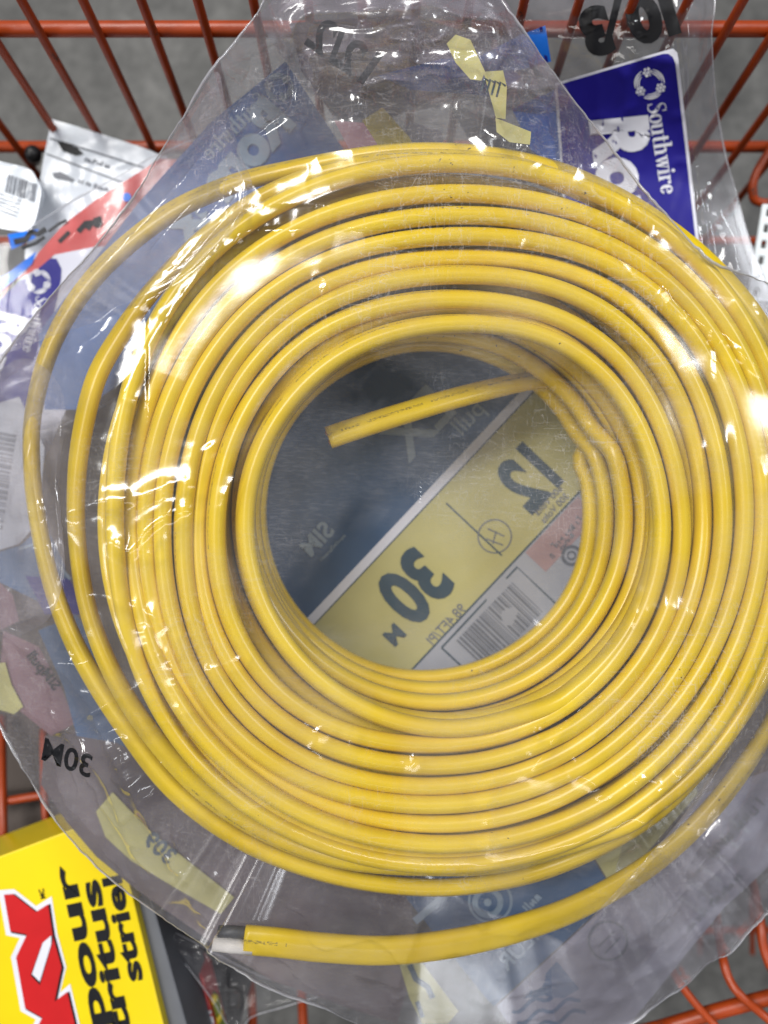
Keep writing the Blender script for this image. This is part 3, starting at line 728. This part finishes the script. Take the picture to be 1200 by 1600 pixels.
decal('barcode_box', stroke([(690, 1012), (808, 886), (870, 945)], 3) + stroke([(690, 1012), (750, 1068)], 3), M['navy_ink'], zb, pw, eps=.0005)
decal('barcode', bargroup(26, 1, .5, 3), M['soft_ink'], zb, pw, A=((800, 910), (-88, 92), (96, 92)), eps=.0005)
def scribble(o, d, up, n, size, mat, zf, parent, seed=1, eps=.0008, wd=.16):
    rr = random.Random(seed); P_ = []; x = 0
    for k in range(n):
        if rr.random() < .15: x += .5; continue
        h = rr.choice([.5, .5, .75]); w_ = rr.uniform(.25, .45)
        P_ += stroke([(x, 0), (x + rr.uniform(0, .1), h)], wd)
        if rr.random() < .7: P_ += stroke([(x, rr.choice([0, h])), (x + w_, rr.choice([0, h * .5, h]))], wd)
        if rr.random() < .6: P_ += stroke([(x + w_, 0), (x + w_, h * .9)], wd)
        x += w_ + .25
    return decal('fine_print', P_, M[mat], zf, parent, A=frame_of(o, d, up, size), eps=eps)
scribble((915, 808), d_m, up_m, 9, 13, 'soft_ink', zb, pw, 2); scribble((898, 838), d_m, up_m, 8, 11, 'soft_ink', zb, pw, 3); scribble((540, 838), d_m, up_m, 11, 8, 'faded_ink', zb, pb, 4)
decal('approval_mark', ringpoly(893, 868, 14, 5) + ringpoly(893, 868, 6, 3), M['soft_ink'], zb, pw, eps=.0005)

# second printed panel, upper left
pc = panel('blue_print', [(446, 96), (548, 250), (560, 420), (300, 520), (130, 640), (70, 640), (60, 520), (215, 318), (330, 190)], 'soft_blue')
def ring_logo(cx, cy, r, mat, parent, zf, rot=0, mirror=1, eps=.0005):
    polys = []
    for k in range(3):
        a0 = 90 + 120 * k + rot
        for rr_, wd, s0, s1 in ((r, .10, 22, 98), (r * .86, .09, 30, 104), (r * .72, .07, 38, 106)):
            pts = arc(0, 0, rr_, rr_, a0 + s0, a0 + s1, 14); ws = [wd * r * (0.25 + 1.1 * math.sin(math.pi * (j + 1) / 16)) for j in range(15)]
            polys += stroke(pts, ws)
        cxk, cyk = r * .80 * math.cos(R(a0)), r * .80 * math.sin(R(a0))
        polys.append(circle(cxk, cyk, r * .115, 10))
        for j in range(6): polys.append(circle(cxk + r * .235 * math.cos(R(60 * j + 15)), cyk + r * .235 * math.sin(R(60 * j + 15)), r * .11, 10))
    return decal('ring_emblem', polys, M[mat], zf, parent, A=((cx, cy), (mirror, 0), (0, -1)), eps=eps)
ring_logo(436, 136, 21, 'faded_ink', pc, zb, 40, -1)
def southwire(parent, zf, o, d, up, size, mat, eps=.0005):
    """fat-face serif lettering drawn stroke by stroke"""
    T = .17; t = .05; P_ = []; x = 0
    def stem(x, y0, y1, ser_b=True, ser_t=True):
        P_.append([(x, y0), (x + T, y0), (x + T, y1), (x, y1)])
        if ser_b: P_.append([(x - .07, y0), (x + T + .07, y0), (x + T + .07, y0 + t), (x - .07, y0 + t)])
        if ser_t: P_.append([(x - .08, y1 - t), (x + .02, y1 - t), (x + .02, y1), (x - .08, y1)])
    def bowl(cx, cy, rx, ry, a0=0, a1=360, n=28):
        pts = arc(cx, cy, rx, ry, a0, a1, n); ws = [t + (T - t) * abs(math.cos(R(a0 + (a1 - a0) * k / n))) ** 1.4 for k in range(n + 1)]
        P_.extend(stroke(pts, ws))
    # S
    pts = [(.46, .80), (.42, .93), (.28, .98), (.12, .92), (.08, .76), (.18, .62), (.34, .50), (.46, .36), (.46, .18), (.32, .03), (.16, .03), (.06, .12), (.03, .26)]
    pts = [(v.x, v.y) for v in catmull([(a, b, 0) for a, b in pts], 4)]; nS = len(pts)
    P_.extend(stroke(pts, [t + (T * 1.15 - t) * math.exp(-((k / nS - .5) / .16) ** 2) for k in range(nS)]))
    P_.append([(.43, .76), (.48, .76), (.48, 1.0), (.43, .96)]); P_.append([(.02, .0), (.07, .04), (.07, .28), (.02, .28)])
    x = .62
    bowl(x + .22, .33, .19, .30); x += .53
    stem(x, .10, .64, False); P_.extend(stroke(arc(x + .22, .16, .16, .13, 180, 350, 10), [T, .15, .12, .09, .07, .06, .06, .06, .06, .06, .06])); stem(x + .34, .0, .64, True); x += .66
    stem(x + .04, .08, .86, False, False); P_.append([(x - .06, .58), (x + .32, .58), (x + .32, .64), (x - .06, .64)]); P_.extend(stroke(arc(x + .22, .12, .10, .10, 190, 330, 8), [T, .13, .1, .07, .06, .05, .05, .05, .05])); x += .42
    stem(x, .0, 1.0); P_.extend(stroke(arc(x + .27, .46, .15, .15, 170, 20, 8), [.05, .06, .07, .08, .1, .13, .15, .16, T])); stem(x + .34, .0, .50, True, False); x += .66
    for a, b in ((0, .16), (.26, .42)):
        P_.append([(x + a, .64), (x + a + T, .64), (x + b + T * .5, .0), (x + b, .0)]); P_.append([(x + b + .02, .0), (x + b + .08, .0), (x + b + .22, .64), (x + b + .17, .64)])
    P_.append([(x - .06, .59), (x + .68, .59), (x + .68, .64), (x - .06, .64)]); x += .76
    stem(x, 0, .64); P_.append(circle(x + T / 2, .84, .10, 12)); x += .32
    stem(x, 0, .64); P_.extend(stroke(arc(x + .28, .44, .13, .16, 170, 60, 6), .06)); P_.append(circle(x + .36, .54, .085, 12)); x += .52
    bowl(x + .20, .33, .17, .30, 10, 330); P_.append([(x + .04, .33), (x + .38, .33), (x + .38, .38), (x + .04, .38)]); x += .45
    return decal('brand_lettering', P_, M[mat], zf, parent, A=frame_of(o, d, up, size), eps=eps)
southwire(pc, zb, (420, 160), (-.62, .62), (-.7, -.7), 26, 'faded_ink')
mtext('Romex', (462, 190), 92, 'faded_ink', pc, .05, d=(-.66, .75), up=(-.75, -.66), cond=.95)

# printing at the left side, with a brown backing
pl = panel('pale_print', [(-70, 650), (30, 620), (70, 700), (60, 815), (30, 850), (-70, 880)], 'label_grey')
decal('barcode', bargroup(22, 1, .42, 9), M['soft_ink'], zb, pl, A=((-60, 815), (22, -150), (150, 30)), eps=.0005)
pl2 = panel('navy_print', [(-70, 884), (32, 852), (70, 818), (100, 880), (120, 960), (60, 940), (-10, 905), (-70, 925)], 'label_navy')
decal('white_line', stroke([(30, 858), (55, 850), (78, 868), (110, 905)], 5), M['faded_ink'], zb, pl2, eps=.0005, step=10)
panel('red_print', [(-60, 930), (-5, 905), (20, 930), (30, 970), (0, 985), (-60, 960)], 'label_pink')
panel('violet_print', [(40, 900), (110, 905), (130, 960), (70, 960)], 'label_blue', .0004)
pk = panel('pink_print', [(5, 985), (60, 1010), (96, 1075), (118, 1130), (80, 1150), (30, 1110), (0, 1060)], 'label_pink')
mtext('SIMpull', (84, 1080), 24, 'ink', pk, .02, d=(-.62, -.78), up=(.78, -.62))
mtext('30M', (142, 1216), 48, 'ink', bag, .02, d=(-.93, -.36), up=(.36, -.93), shear=.2, eps=.0006, zf=zfront)
panel('brown_backing', [(96, 1150), (180, 1120), (330, 1230), (640, 1370), (650, 1500), (620, 1600), (560, 1580), (425, 1532), (335, 1478), (316, 1462), (210, 1388), (150, 1338), (104, 1284), (64, 1226), (70, 1150)], 'brown_backing', .0001)  # added brown sheet standing in for dark clutter seen through the film
panel('navy_print', [(60, 985), (120, 960), (190, 1080), (330, 1230), (180, 1160), (120, 1150), (100, 1075)], 'label_navy', .0003)
panel('tape', [(-30, 1040), (8, 1035), (18, 1070), (36, 1104), (22, 1116), (-30, 1100)], 'pale_yellow', .001)
tp = panel('tape', [(150, 1268), (176, 1238), (236, 1300), (300, 1350), (366, 1402), (345, 1428), (270, 1385), (205, 1345), (165, 1308)], 'pale_yellow', .001)
mtext('309', (262, 1352), 36, 'navy_ink', tp, .03, d=(-.74, -.67), up=(.67, -.74), eps=.0014)
tp2 = panel('tape', [(622, 1500), (655, 1498), (716, 1580), (700, 1600), (660, 1600), (640, 1560)], 'pale_yellow', .0006)
decal('lettering', stroke([(640, 1508), (650, 1530), (668, 1542), (676, 1560)], 9) + stroke([(652, 1565), (660, 1590)], 7), M['navy_ink'], zb, tp2, eps=.001)

# printing, lower right
pr = panel('navy_print', [(634, 1402), (668, 1372), (750, 1320), (900, 1300), (962, 1398), (772, 1572), (760, 1560)], 'label_navy')
pr2 = panel('white_print', [(776, 1572), (966, 1398), (1100, 1240), (1240, 1190), (1260, 1300), (1130, 1420), (960, 1630), (820, 1640)], 'label_lilac')
panel('yellow_print', [(880, 1230), (1080, 1180), (1090, 1240), (960, 1392), (905, 1300)], 'label_yellow', .0003)
decal('emblem', ringpoly(766, 1408, 33, 4) + ringpoly(762, 1410, 20, 9) + [circle(762, 1410, 6)], M['faded_ink'], zb, pr, eps=.0005)
mtext('ERIEUR', (872, 1436), 36, 'faded_ink', pr, .02, d=(-.70, .72), up=(-.72, -.70)); scribble((846, 1404), (-.70, .72), (-.72, -.70), 8, 20, 'faded_ink', zb, pr, 8)
decal('stripe', stroke([(648, 1440), (700, 1395)], 12), M['faded_ink'], zb, pr, eps=.0005)
wave = []
for k in range(3): wave += stroke([(800 + 8 * k + 3 * j, 1580 + 6 * k - 1.2 * j + 0 + 5 * math.sin(j * .42) - 14 * k * 0 + k * 12) for j in range(0, 34)], 6)
decal('wave_emblem', wave + [[(818, 1560), (870, 1502), (905, 1545), (880, 1560), (850, 1556)]], M['label_navy'], zb, pr2, eps=.0005)
decal('approval_mark', ringpoly(950, 1470, 30, 4) + stroke([(935, 1480), (960, 1455)], 3) + stroke([(945, 1490), (968, 1466)], 3), M['soft_ink'], zb, pr2, eps=.0005)
for k in range(6):
    decal('fine_print', stroke([(1060 + 16 * k, 1400 - 24 * k), (1100 + 14 * k, 1430 - 26 * k)], 5), M['label_grey'], zb, pr2, eps=.0005)
scribble((1195, 1258), (-.70, .72), (-.72, -.70), 10, 24, 'soft_ink', zb, pr2, 5); scribble((1160, 1372), (-.70, .72), (-.72, -.70), 13, 16, 'soft_ink', zb, pr2, 6)

# ------------------------------------------------------------------ generic sheet (polygon in photo px, any zf)
def sheet(name, poly, zf, mat, parent, n=120, extra=None, cen=None):
    oc = catmull([(x, y, 0) for x, y in poly + poly[:1]], 8)[:-1]; op = np.array([(v.x, v.y) for v in oc])
    c = np.array(cen if cen else op.mean(0)); f = np.linspace(0, 1, n)
    PX = c[0] + (op[None, :, 0] - c[0]) * f[:, None]; PY = c[1] + (op[None, :, 1] - c[1]) * f[:, None]
    Z = zf(PX, PY)
    if extra is not None: Z = Z + extra(PX, PY) * np.clip((1 - f[:, None]) * 10, 0, 1)
    s = (D - Z) / F
    me = ringmesh(np.stack([(PX - 600) * s, (800 - PY) * s, Z], -1)); o = link(name, me, mat, parent)
    rimp = [Vector(((op[i, 0] - 600) * s[-1, i], (800 - op[i, 1]) * s[-1, i], Z[-1, i])) for i in range(len(op))]
    return o, rimp

nko, nkr = sheet('neck_fold', NKP, lambda a, b: zb(a, b) + .0002, M['film_milky'], bag, 130,
    lambda a, b: .003 + .006 * ridge(vnoise(a / 75. + 4 + .5 * fbm(a / 60., b / 60.), b / 55.)) ** 2.5 + .0008 * ridge(vnoise(a / 28. + b / 60., b / 26.)) ** 3, cen=(620, 80))

ZFs = blur(ZF, 3)
def zfv(px, py):
    fx = np.clip(np.asarray(px, float) / 4 + 29.5, 0, 357); fy = np.clip(np.asarray(py, float) / 4 + 19.5, 0, 437)
    i = fx.astype(int); j = fy.astype(int); u = fx - i; v = fy - j
    return (ZFs[i, j] * (1 - u) + ZFs[i + 1, j] * u) * (1 - v) + (ZFs[i, j + 1] * (1 - u) + ZFs[i + 1, j + 1] * u) * v
def fold_h(ang, amp, wl, sd):
    ca, sa = math.cos(ang), math.sin(ang)
    def f(a, b):
        u = a * ca + b * sa; v = -a * sa + b * ca + 14 * fbm(a / 120. + sd, b / 120., 2)
        return .0014 + amp * ridge(vnoise(v / wl + sd, u / (wl * 5))) ** 2.5 + amp * .35 * ridge(vnoise(v / (wl * .4) + sd, u / (wl * 2) + 4)) ** 4
    return f
sheet('film_fold', [(2, 556), (70, 474), (200, 318), (300, 168), (338, 112), (352, 160), (372, 230), (392, 315), (300, 430), (180, 492), (90, 522)], zfv, M['film_fold'], bag, 150, fold_h(-.85, .0018, 46, 3.), cen=(290, 330))
sheet('film_fold', [(860, 1500), (960, 1395), (1070, 1270), (1150, 1140), (1230, 1000), (1300, 1100), (1260, 1330), (1186, 1430), (1130, 1490), (1070, 1532), (1000, 1588), (880, 1610)], zfv, M['film_fold'], bag, 150, fold_h(-.87, .0024, 52, 14.), cen=(1090, 1380))
sheet('film_fold', [(-30, 600), (40, 560), (100, 620), (92, 760), (100, 900), (60, 980), (-30, 960)], zfv, M['film_fold'], bag, 100, fold_h(1.3, .0016, 44, 21.), cen=(30, 780))

# ------------------------------------------------------------------ second bag with the blue label
bag2 = thing('plastic_bag', 'smooth clear bag with blue label and black 10/3 print, beyond the coil', 'plastic bag', tuple(P(950, 250, -.10)))
p2 = [(600, -40), (760, -60), (1000, -50), (1108, -20), (1112, 60), (1118, 150), (1132, 235), (1150, 300), (1170, 370), (1196, 440), (1215, 500), (1100, 560), (900, 520), (700, 420), (560, 300), (520, 150)]
def ex2(px, py):
    r1 = ridge(vnoise(px / 60. + 3, py / 150.)) ** 4 * .0022 + ridge(vnoise(px / 24. + py / 90., py / 70. + 5)) ** 6 * .0010
    seam = .0016 * np.exp(-((px - (1074 + (py - 0) * .02 + 30 * sm(150, 450, py))) / 5) ** 2)
    fold = .004 * np.exp(-((px - 1085 - 70 * sm(200, 430, py)) / 22) ** 2) * (.5 + vnoise(py / 30., px / 40.))
    return .0022 + r1 + seam + fold
_, rp = sheet('front_sheet', p2, lambda a, b: z2(a, b), M['film2'], bag2, 150, ex2, cen=(900, 250))
sheet('back_sheet', p2, lambda a, b: z2(a, b) - .004, M['film_back'], bag2, 40, cen=(900, 250))
link('rim_bead', tube(rp + rp[:1], .00035, 6, vary=.8), M['film_edge'], bag2)
z2t = lambda a, b: z2(a, b) + ex2(a, b) + .0004
lw = decal('label', [[(867, 130), (1046, 77), (1052, 76), (1058, 82), (1060, 92), (1098, 426), (1102, 520), (900, 520), (880, 320)]], M['label_white'], z2t, bag2, eps=0, step=6)
lb = decal('label_print', [[(871, 133), (1036, 84), (1044, 84), (1051, 89), (1055, 98), (1072, 240), (1092, 418), (1097, 520), (905, 520), (884, 320)]], M['label_blue'], z2t, lw, eps=.0003, step=6)
ring_logo(1015, 131, 23, 'white_ink', lb, z2t, 10, 1, .0006)
southwire(lb, z2t, (1011, 163), (.155, .988), (.988, -.155), 29.0, 'white_ink', .0006)
mtext('Romex', (926, 186), 118, 'white_ink', lb, .055, d=(.12, .99), up=(.99, -.10), cond=.92, zf=z2t, eps=.0006)
for ch, o_ in (('1', (1058, -22)), ('0', (1020, -10)), ('3', (945, 10))):
    mtext(ch, o_, 98, 'ink', bag2, .06, d=(-.957, .29), up=(.29, .957), cond=1.0, zf=z2t, eps=.0002)
decal('lettering', [[(962, -10), (974, -10), (953, 74), (941, 76)]], M['ink'], z2t, bag2, eps=.0002, step=8)
mtext('12/2', (578, 138), 74, 'ink', bag, .03, d=(-.82, -.57), up=(.57, -.82), eps=-.0013, cond=.95, zf=zfv)
def neck_bit(name, poly, mat, eps=-.0055): return decal(name, [poly], M[mat], zfv, bag, eps=eps, step=8)
# bits of coloured tape, print and dark backing inside that bag
def bit(name, poly, mat, dz=.0, step=14, parent=bag2): return decal(name, [poly], M[mat], z2, parent, eps=dz, step=step)
bt = bit('blue_tape', [(812, 55), (852, 40), (861, 96), (826, 106), (760, 120), (745, 90)], 'bright_blue', .0040)
decal('tape_edge', stroke([(845, 42), (854, 96), (828, 104)], 5), M['label_blue'], z2, bt, eps=.0043)
panel('blue_tape', [(590, 118), (690, 92), (770, 88), (815, 120), (770, 150), (640, 140)], 'bright_blue', .0006)
bit('blue_tape', [(800, 170), (868, 140), (905, 190), (940, 262), (880, 270), (830, 235)], 'bright_blue', .0010)
neck_bit('yellow_tape', [(698, 68), (712, 54), (735, 62), (758, 112), (752, 126), (735, 124), (712, 98)], 'label_yellow')
yt = neck_bit('yellow_tape', [(755, 112), (786, 110), (792, 136), (790, 186), (775, 184)], 'label_yellow')
decal('dark_bit', sum((stroke([(752 + 8 * k, 142 + 3 * k), (758 + 8 * k, 122 + 2 * k), (766 + 8 * k, 128 + 2 * k)], 3) for k in range(4)), []), M['navy_ink'], zfv, yt, eps=-.0050)
neck_bit('yellow_tape', [(774, 184), (830, 206), (828, 226), (796, 222), (776, 206)], 'label_yellow')
panel('yellow_tape', [(566, 188), (598, 168), (640, 215), (652, 240), (590, 240)], 'box_yellow', .0006)
neck_bit('red_tape', [(522, 188), (568, 192), (590, 226), (545, 232)], 'label_pink', -.0065)
bit('white_print', [(640, 190), (690, 205), (700, 260), (600, 260), (600, 235)], 'label_lilac', .0012)
bit('dark_bit', [(452, 36), (640, 22), (760, 60), (690, 150), (600, 190), (520, 180), (470, 110)], 'brown_backing', .0001)  # brown patch added behind the hazy neck, covering the wires
bit('dark_bit', [(500, 150), (560, 140), (570, 185), (530, 190)], 'grey', .0008)  # plain dark grey patches
bit('dark_bit', [(700, 160), (770, 185), (870, 250), (940, 290), (760, 270)], 'grey', .0006)

# ------------------------------------------------------------------ left bag with the salmon band
bag3 = thing('plastic_bag', 'clear bag with salmon red band and small blue label at left', 'plastic bag', tuple(P(80, 430, -.13)))
p3 = [(-60, 360), (20, 368), (70, 340), (120, 310), (180, 278), (250, 240), (330, 220), (400, 300), (300, 500), (150, 640), (-60, 680)]
_, rp = sheet('front_sheet', p3, z3, M['film3'], bag3, 90, lambda a, b: .002 + .0007 * ridge(vnoise(a / 34. + b / 60, b / 50.)) ** 3, cen=(120, 430))
link('rim_bead', tube(rp + rp[:1], .00035, 6, vary=.8), M['film_edge'], bag3)
sb = decal('salmon_band', [[(60, 395), (100, 350), (150, 312), (250, 248), (300, 250), (280, 420), (140, 388), (85, 398), (60, 420), (20, 440), (0, 470), (0, 455), (40, 425)]], M['salmon'], z3, bag3, eps=.0004, step=10)
decal('dark_lettering', stroke([(92, 378), (102, 368), (108, 362)], 6) + stroke([(122, 362), (134, 348), (146, 344), (136, 358)], 8) + [circle(152, 348, 8, 12)] + stroke([(146, 344), (158, 340)], 6), M['ink'], z3, sb, eps=.0010)
decal('blue_tape', [[(8, 430), (58, 392), (50, 412), (20, 440), (-20, 470), (-20, 440)]], M['bright_blue'], z3, bag3, eps=.0012, step=12)
decal('blue_tape', [[(12, 366), (60, 358), (55, 372), (18, 390)]], M['bright_blue'], z3, bag3, eps=.0012, step=12)
decal('blue_tape', [circle(198, 308, 7, 16)], M['bright_blue'], z3, bag3, eps=.0018)
decal('dark_lettering', stroke([(22, 378), (40, 374), (48, 362), (60, 366), (72, 358)], 9) + stroke([(34, 388), (56, 380), (70, 370)], 6) + stroke([(76, 362), (92, 350), (104, 344)], 5), M['ink'], z3, bag3, eps=.0018)
l3 = decal('label', [[(86, 398), (145, 386), (220, 380), (120, 600), (60, 740), (-60, 760), (-60, 500), (10, 460), (40, 430), (75, 412)]], M['label_white'], z3, bag3, eps=.0006, step=12)
l3b = decal('label_print', [[(78, 404), (88, 404), (96, 420), (95, 438), (78, 520), (40, 660), (-40, 740), (-60, 505), (0, 468), (30, 440), (50, 428)]], M['label_blue'], z3, l3, eps=.0009, step=12)
ring_logo(60, 440, 18, 'white_ink', l3b, z3, 10, 1, .0013)
mtext('Romex', (2, 486), 66, 'white_ink', l3b, .055, d=(-.35, .94), up=(.94, .22), cond=.9, zf=z3, eps=.0013)
southwire(l3b, z3, (57, 462), (-.25, .968), (.968, .25), 18, 'white_ink', .0013)

# ------------------------------------------------------------------ white pouches
def pouch(name, label, poly, z, th, loc, grp):
    t = thing(name, label, 'pouch', loc, grp)
    zf = lambda a, b: z + .0045 * fbm(np.asarray(a) / 45., np.asarray(b) / 45., 3) + 0 * np.asarray(a)
    sheet('front_face', poly, zf, M['pouch'], t, 60)
    slab('back_face', poly, z - .0045, th, M['pouch'], t, .001)
    return t, zf
t, zf = pouch('white_pouch', 'white foil pouch with black bar print standing behind the salmon band', [(80, 188), (84, 187), (160, 210), (246, 240), (256, 262), (200, 420), (48, 420), (56, 330), (66, 260)], -.135, .006, tuple(P(150, 320, -.15)), 'white pouches at the left')
decal('black_bar', [[(88, 219), (116, 226), (130, 240), (118, 243), (98, 236)]], M['ink'], zf, t, eps=.0006)
decal('grey_line', stroke([(78, 216), (150, 238), (225, 262)], 2.2), M['soft_ink'], zf, t, eps=.0006, step=6)  # flat grey lines across the pouch front
decal('grey_line', stroke([(72, 240), (130, 262), (200, 288)], 2.0), M['soft_ink'], zf, t, eps=.0006, step=6)
decal('grey_print', [[(82, 270), (95, 268), (116, 280), (112, 284), (84, 277)]], M['soft_ink'], zf, t, eps=.0006)
scribble((132, 252), (.96, .28), (.28, -.96), 7, 11, 'soft_ink', zf, t, 9, .0007); scribble((122, 286), (.96, .28), (.28, -.96), 8, 10, 'soft_ink', zf, t, 10, .0007)
t, zf = pouch('white_pouch', 'white foil pouch with a barcode sticker at the left edge', [(-60, 236), (0, 252), (45, 264), (58, 282), (64, 300), (52, 352), (30, 362), (-60, 330)], -.120, .006, tuple(P(0, 300, -.14)), 'white pouches at the left')
decal('barcode', bargroup(12, 1, 1, 5), M['soft_ink'], zf, t, A=((8, 300), (46, 16), (5, -28)), eps=.0006)
decal('fine_print', sum((stroke([(-10 + 0 * k, 300 + 6 * k), (34 - 2 * k, 314 + 6 * k)], 1.3) for k in range(5)), []), M['soft_ink'], zf, t, eps=.0006)

# ------------------------------------------------------------------ yellow carton, lower left
ZB = -.100
box = thing('yellow_box', 'bright yellow carton with black French lettering and red arrow-shaped logo', 'box', tuple(P(60, 1480, -.15)))
slab('carton', [(-160, 1398), (176, 1272), (256, 1602), (300, 1780), (-60, 1860)], ZB, .045, M['box_yellow'], box, .0008)
zc = lambda a, b: ZB
dt = (-.215, -.977); ut = (-.977, .215)
def btext(s, o, size, bold=.075, cond=1.0): return mtext(s, o, size, 'ink', box, bold, d=dt, up=ut, zf=zc, eps=.0004, cond=cond)
def btext_end(s, e, size, bold, cond):
    wd = text_width(text_polys(s, bold, cond)) * size
    return btext(s, (e[0] - dt[0] * wd, e[1] - dt[1] * wd), size, bold, cond)
btext_end('pour', (112, 1349), 46, .035, 2.85)
btext_end('tritus', (152, 1373), 44, .035, 2.6)
btext_end('striel', (187, 1367), 41, .035, 2.05)
btext('MC', (71, 1404), 11, .03)
lg = [(20, 1397), (56, 1425), (75, 1413), (82, 1460), (96, 1511), (85, 1565), (105, 1550), (118, 1605), (130, 1660), (40, 1640), (66, 1590), (39, 1575), (25, 1496), (42, 1460), (16, 1455), (6, 1398)]
def grow(poly, k):
    cx = sum(p[0] for p in poly) / len(poly); cy = sum(p[1] for p in poly) / len(poly); out = []
    n = len(poly)
    for i, (x, y) in enumerate(poly):
        a = poly[i - 1]; b = poly[(i + 1) % n]
        e1 = (x - a[0], y - a[1]); e2 = (b[0] - x, b[1] - y); l1 = math.hypot(*e1) or 1; l2 = math.hypot(*e2) or 1
        n1 = (e1[1] / l1, -e1[0] / l1); n2 = (e2[1] / l2, -e2[0] / l2); m = (n1[0] + n2[0], n1[1] + n2[1]); l = math.hypot(*m) or 1
        dd = max(.45, (m[0] * n1[0] + m[1] * n1[1]) / l)
        out.append((x + m[0] / l * k / dd, y + m[1] / l * k / dd))
    return out
decal('logo_border', [grow(lg, 7.5)], M['label_white'], zc, box, eps=.0002)
decal('logo_shadow', [[(x + 2.5, y + 1.5) for x, y in grow(lg, 1.5)]], M['ink'], zc, box, eps=.0004)
lr = decal('logo', [lg], M['red'], zc, box, eps=.0006)
decal('logo_shadow', [[(82, 1461), (66, 1474), (48, 1524), (62, 1539), (82, 1470)]], M['ink'], zc, lr, eps=.0008)
decal('logo_cutout', [[(80, 1462), (67, 1473), (50, 1522), (62, 1534), (80, 1475)]], M['label_white'], zc, lr, eps=.0010)

gb = thing('grey_box', 'narrow grey carton edge standing between the yellow box and red packet', 'box', tuple(P(250, 1560, -.15)))
slab('carton', [(208, 1398), (242, 1424), (292, 1602), (330, 1740), (300, 1740), (258, 1604)], -.106, .05, M['grey'], gb, .001)
rp_ = thing('red_packet', 'red packet with white capital letters and yellow tip under the bag corner', 'packet', tuple(P(310, 1560, -.17)))
zr = lambda a, b: -.140
slab('wrapper', [(278, 1478), (288, 1500), (318, 1530), (345, 1640), (300, 1640), (284, 1530)], -.140, .02, M['red'], rp_, .001)
decal('yellow_tip', [[(279, 1481), (287, 1501), (300, 1514), (284, 1512)]], M['box_yellow'], zr, rp_, eps=.0004)
mtext('ATS', (318, 1602), 28, 'white_ink', rp_, .05, d=(-.24, -.97), up=(-.97, .24), zf=zr, eps=.0005); mtext('ET', (334, 1600), 24, 'white_ink', rp_, .05, d=(-.24, -.97), up=(-.97, .24), zf=zr, eps=.0005)
gm = thing('green_rope', 'short green and yellow braided rope beside the red packet', 'rope', tuple(P(340, 1580, -.16)))
br = []
for s in (0, 1, 2):
    link('strand', tube([P(330 + 1.1 * k, 1555 + 4.2 * k, -.148) + Vector((.0022 * math.cos(k * .9 + s * 2.1), 0, .0022 * math.sin(k * .9 + s * 2.1))) for k in range(24)], .0021, 8, 2), M['green' if s else 'box_yellow'], gm)
bk = thing('dark_gap_block', 'added black tray in the dark gap beside the grey carton', 'filler', tuple(P(280, 1520, -.2)))
slab('gap_block', [(150, 1400), (420, 1440), (330, 1760), (200, 1760)], -.185, .03, M['dark'], bk, .002)  # black block added to stand for the shade of the gap

# small corner of another clear bag below
bag4 = thing('plastic_bag', 'small clear bag corner with stitched edge below the cable end', 'plastic bag', tuple(P(360, 1540, -.14)))
z4 = lambda a, b: -.125 + .004 * fbm(np.asarray(a) / 30., np.asarray(b) / 30., 2)
p4 = [(240, 1442), (300, 1470), (420, 1530), (520, 1545), (455, 1570), (392, 1590), (370, 1620), (330, 1560), (285, 1500)]
_, rp = sheet('front_sheet', p4, z4, M['film3'], bag4, 60, lambda a, b: .002 + .006 * ridge(vnoise(a / 26., b / 34.)) ** 4, cen=(370, 1535))
link('rim_bead', tube(rp + rp[:1], .00035, 6, vary=.8), M['film_edge'], bag4)

# ------------------------------------------------------------------ things beneath and beside
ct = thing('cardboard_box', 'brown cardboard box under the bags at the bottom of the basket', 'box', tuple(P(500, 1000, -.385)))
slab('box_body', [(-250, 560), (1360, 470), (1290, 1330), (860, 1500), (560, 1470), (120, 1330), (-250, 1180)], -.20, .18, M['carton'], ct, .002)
ob = thing('brown_packet', 'brown cardboard packet behind the orange wires above the yellow box', 'packet', tuple(P(60, 1270, -.2)))
slab('packet_body', [(-60, 1262), (60, 1250), (150, 1270), (170, 1310), (-60, 1360)], -.175, .05, M['carton'], ob, .002)
pt = thing('perforated_plate', 'white steel plate with rows of round holes at right edge', 'bracket', tuple(P(1200, 380, -.2)))
bm = bmesh.new(); bmesh.ops.create_grid(bm, x_segments=14, y_segments=24, size=1)
zp = -.125
for v in bm.verts:
    a = (v.co.x + 1) / 2; b = (v.co.y + 1) / 2
    v.co = P(1168 + 110 * a + 24 * (1 - b), 318 + 150 * b + 10 * a, zp)
fs = []
for f in list(bm.faces):
    c = f.calc_center_median(); 
for i, f in enumerate(list(bm.faces)):
    r_, c_ = divmod(i, 14)
    if r_ % 4 in (1, 2) and c_ % 3 == 1: fs.append(f)
bmesh.ops.delete(bm, geom=fs, context='FACES')
ex = bmesh.ops.extrude_face_region(bm, geom=bm.faces[:])
for v in ex['geom']:
    if isinstance(v, bmesh.types.BMVert): v.co.z -= .002
bmesh.ops.recalc_face_normals(bm, faces=bm.faces[:])
bmesh.ops.bevel(bm, geom=[e for e in bm.edges if e.calc_face_angle(0) > 1], offset=.0004, segments=2, affect='EDGES')
link('plate', bm_mesh(bm), M['plate'], pt, smooth=False)
kn = thing('black_caster_cap', 'dark round plastic cap on the wire wall behind the white pouch', 'cap', tuple(P(52, 246, -.16)))
link('cap_body', tube([P(52, 240, -.150), P(52, 241, -.153), P(52, 248, -.175)], .0048, 20), M['dark'], kn)
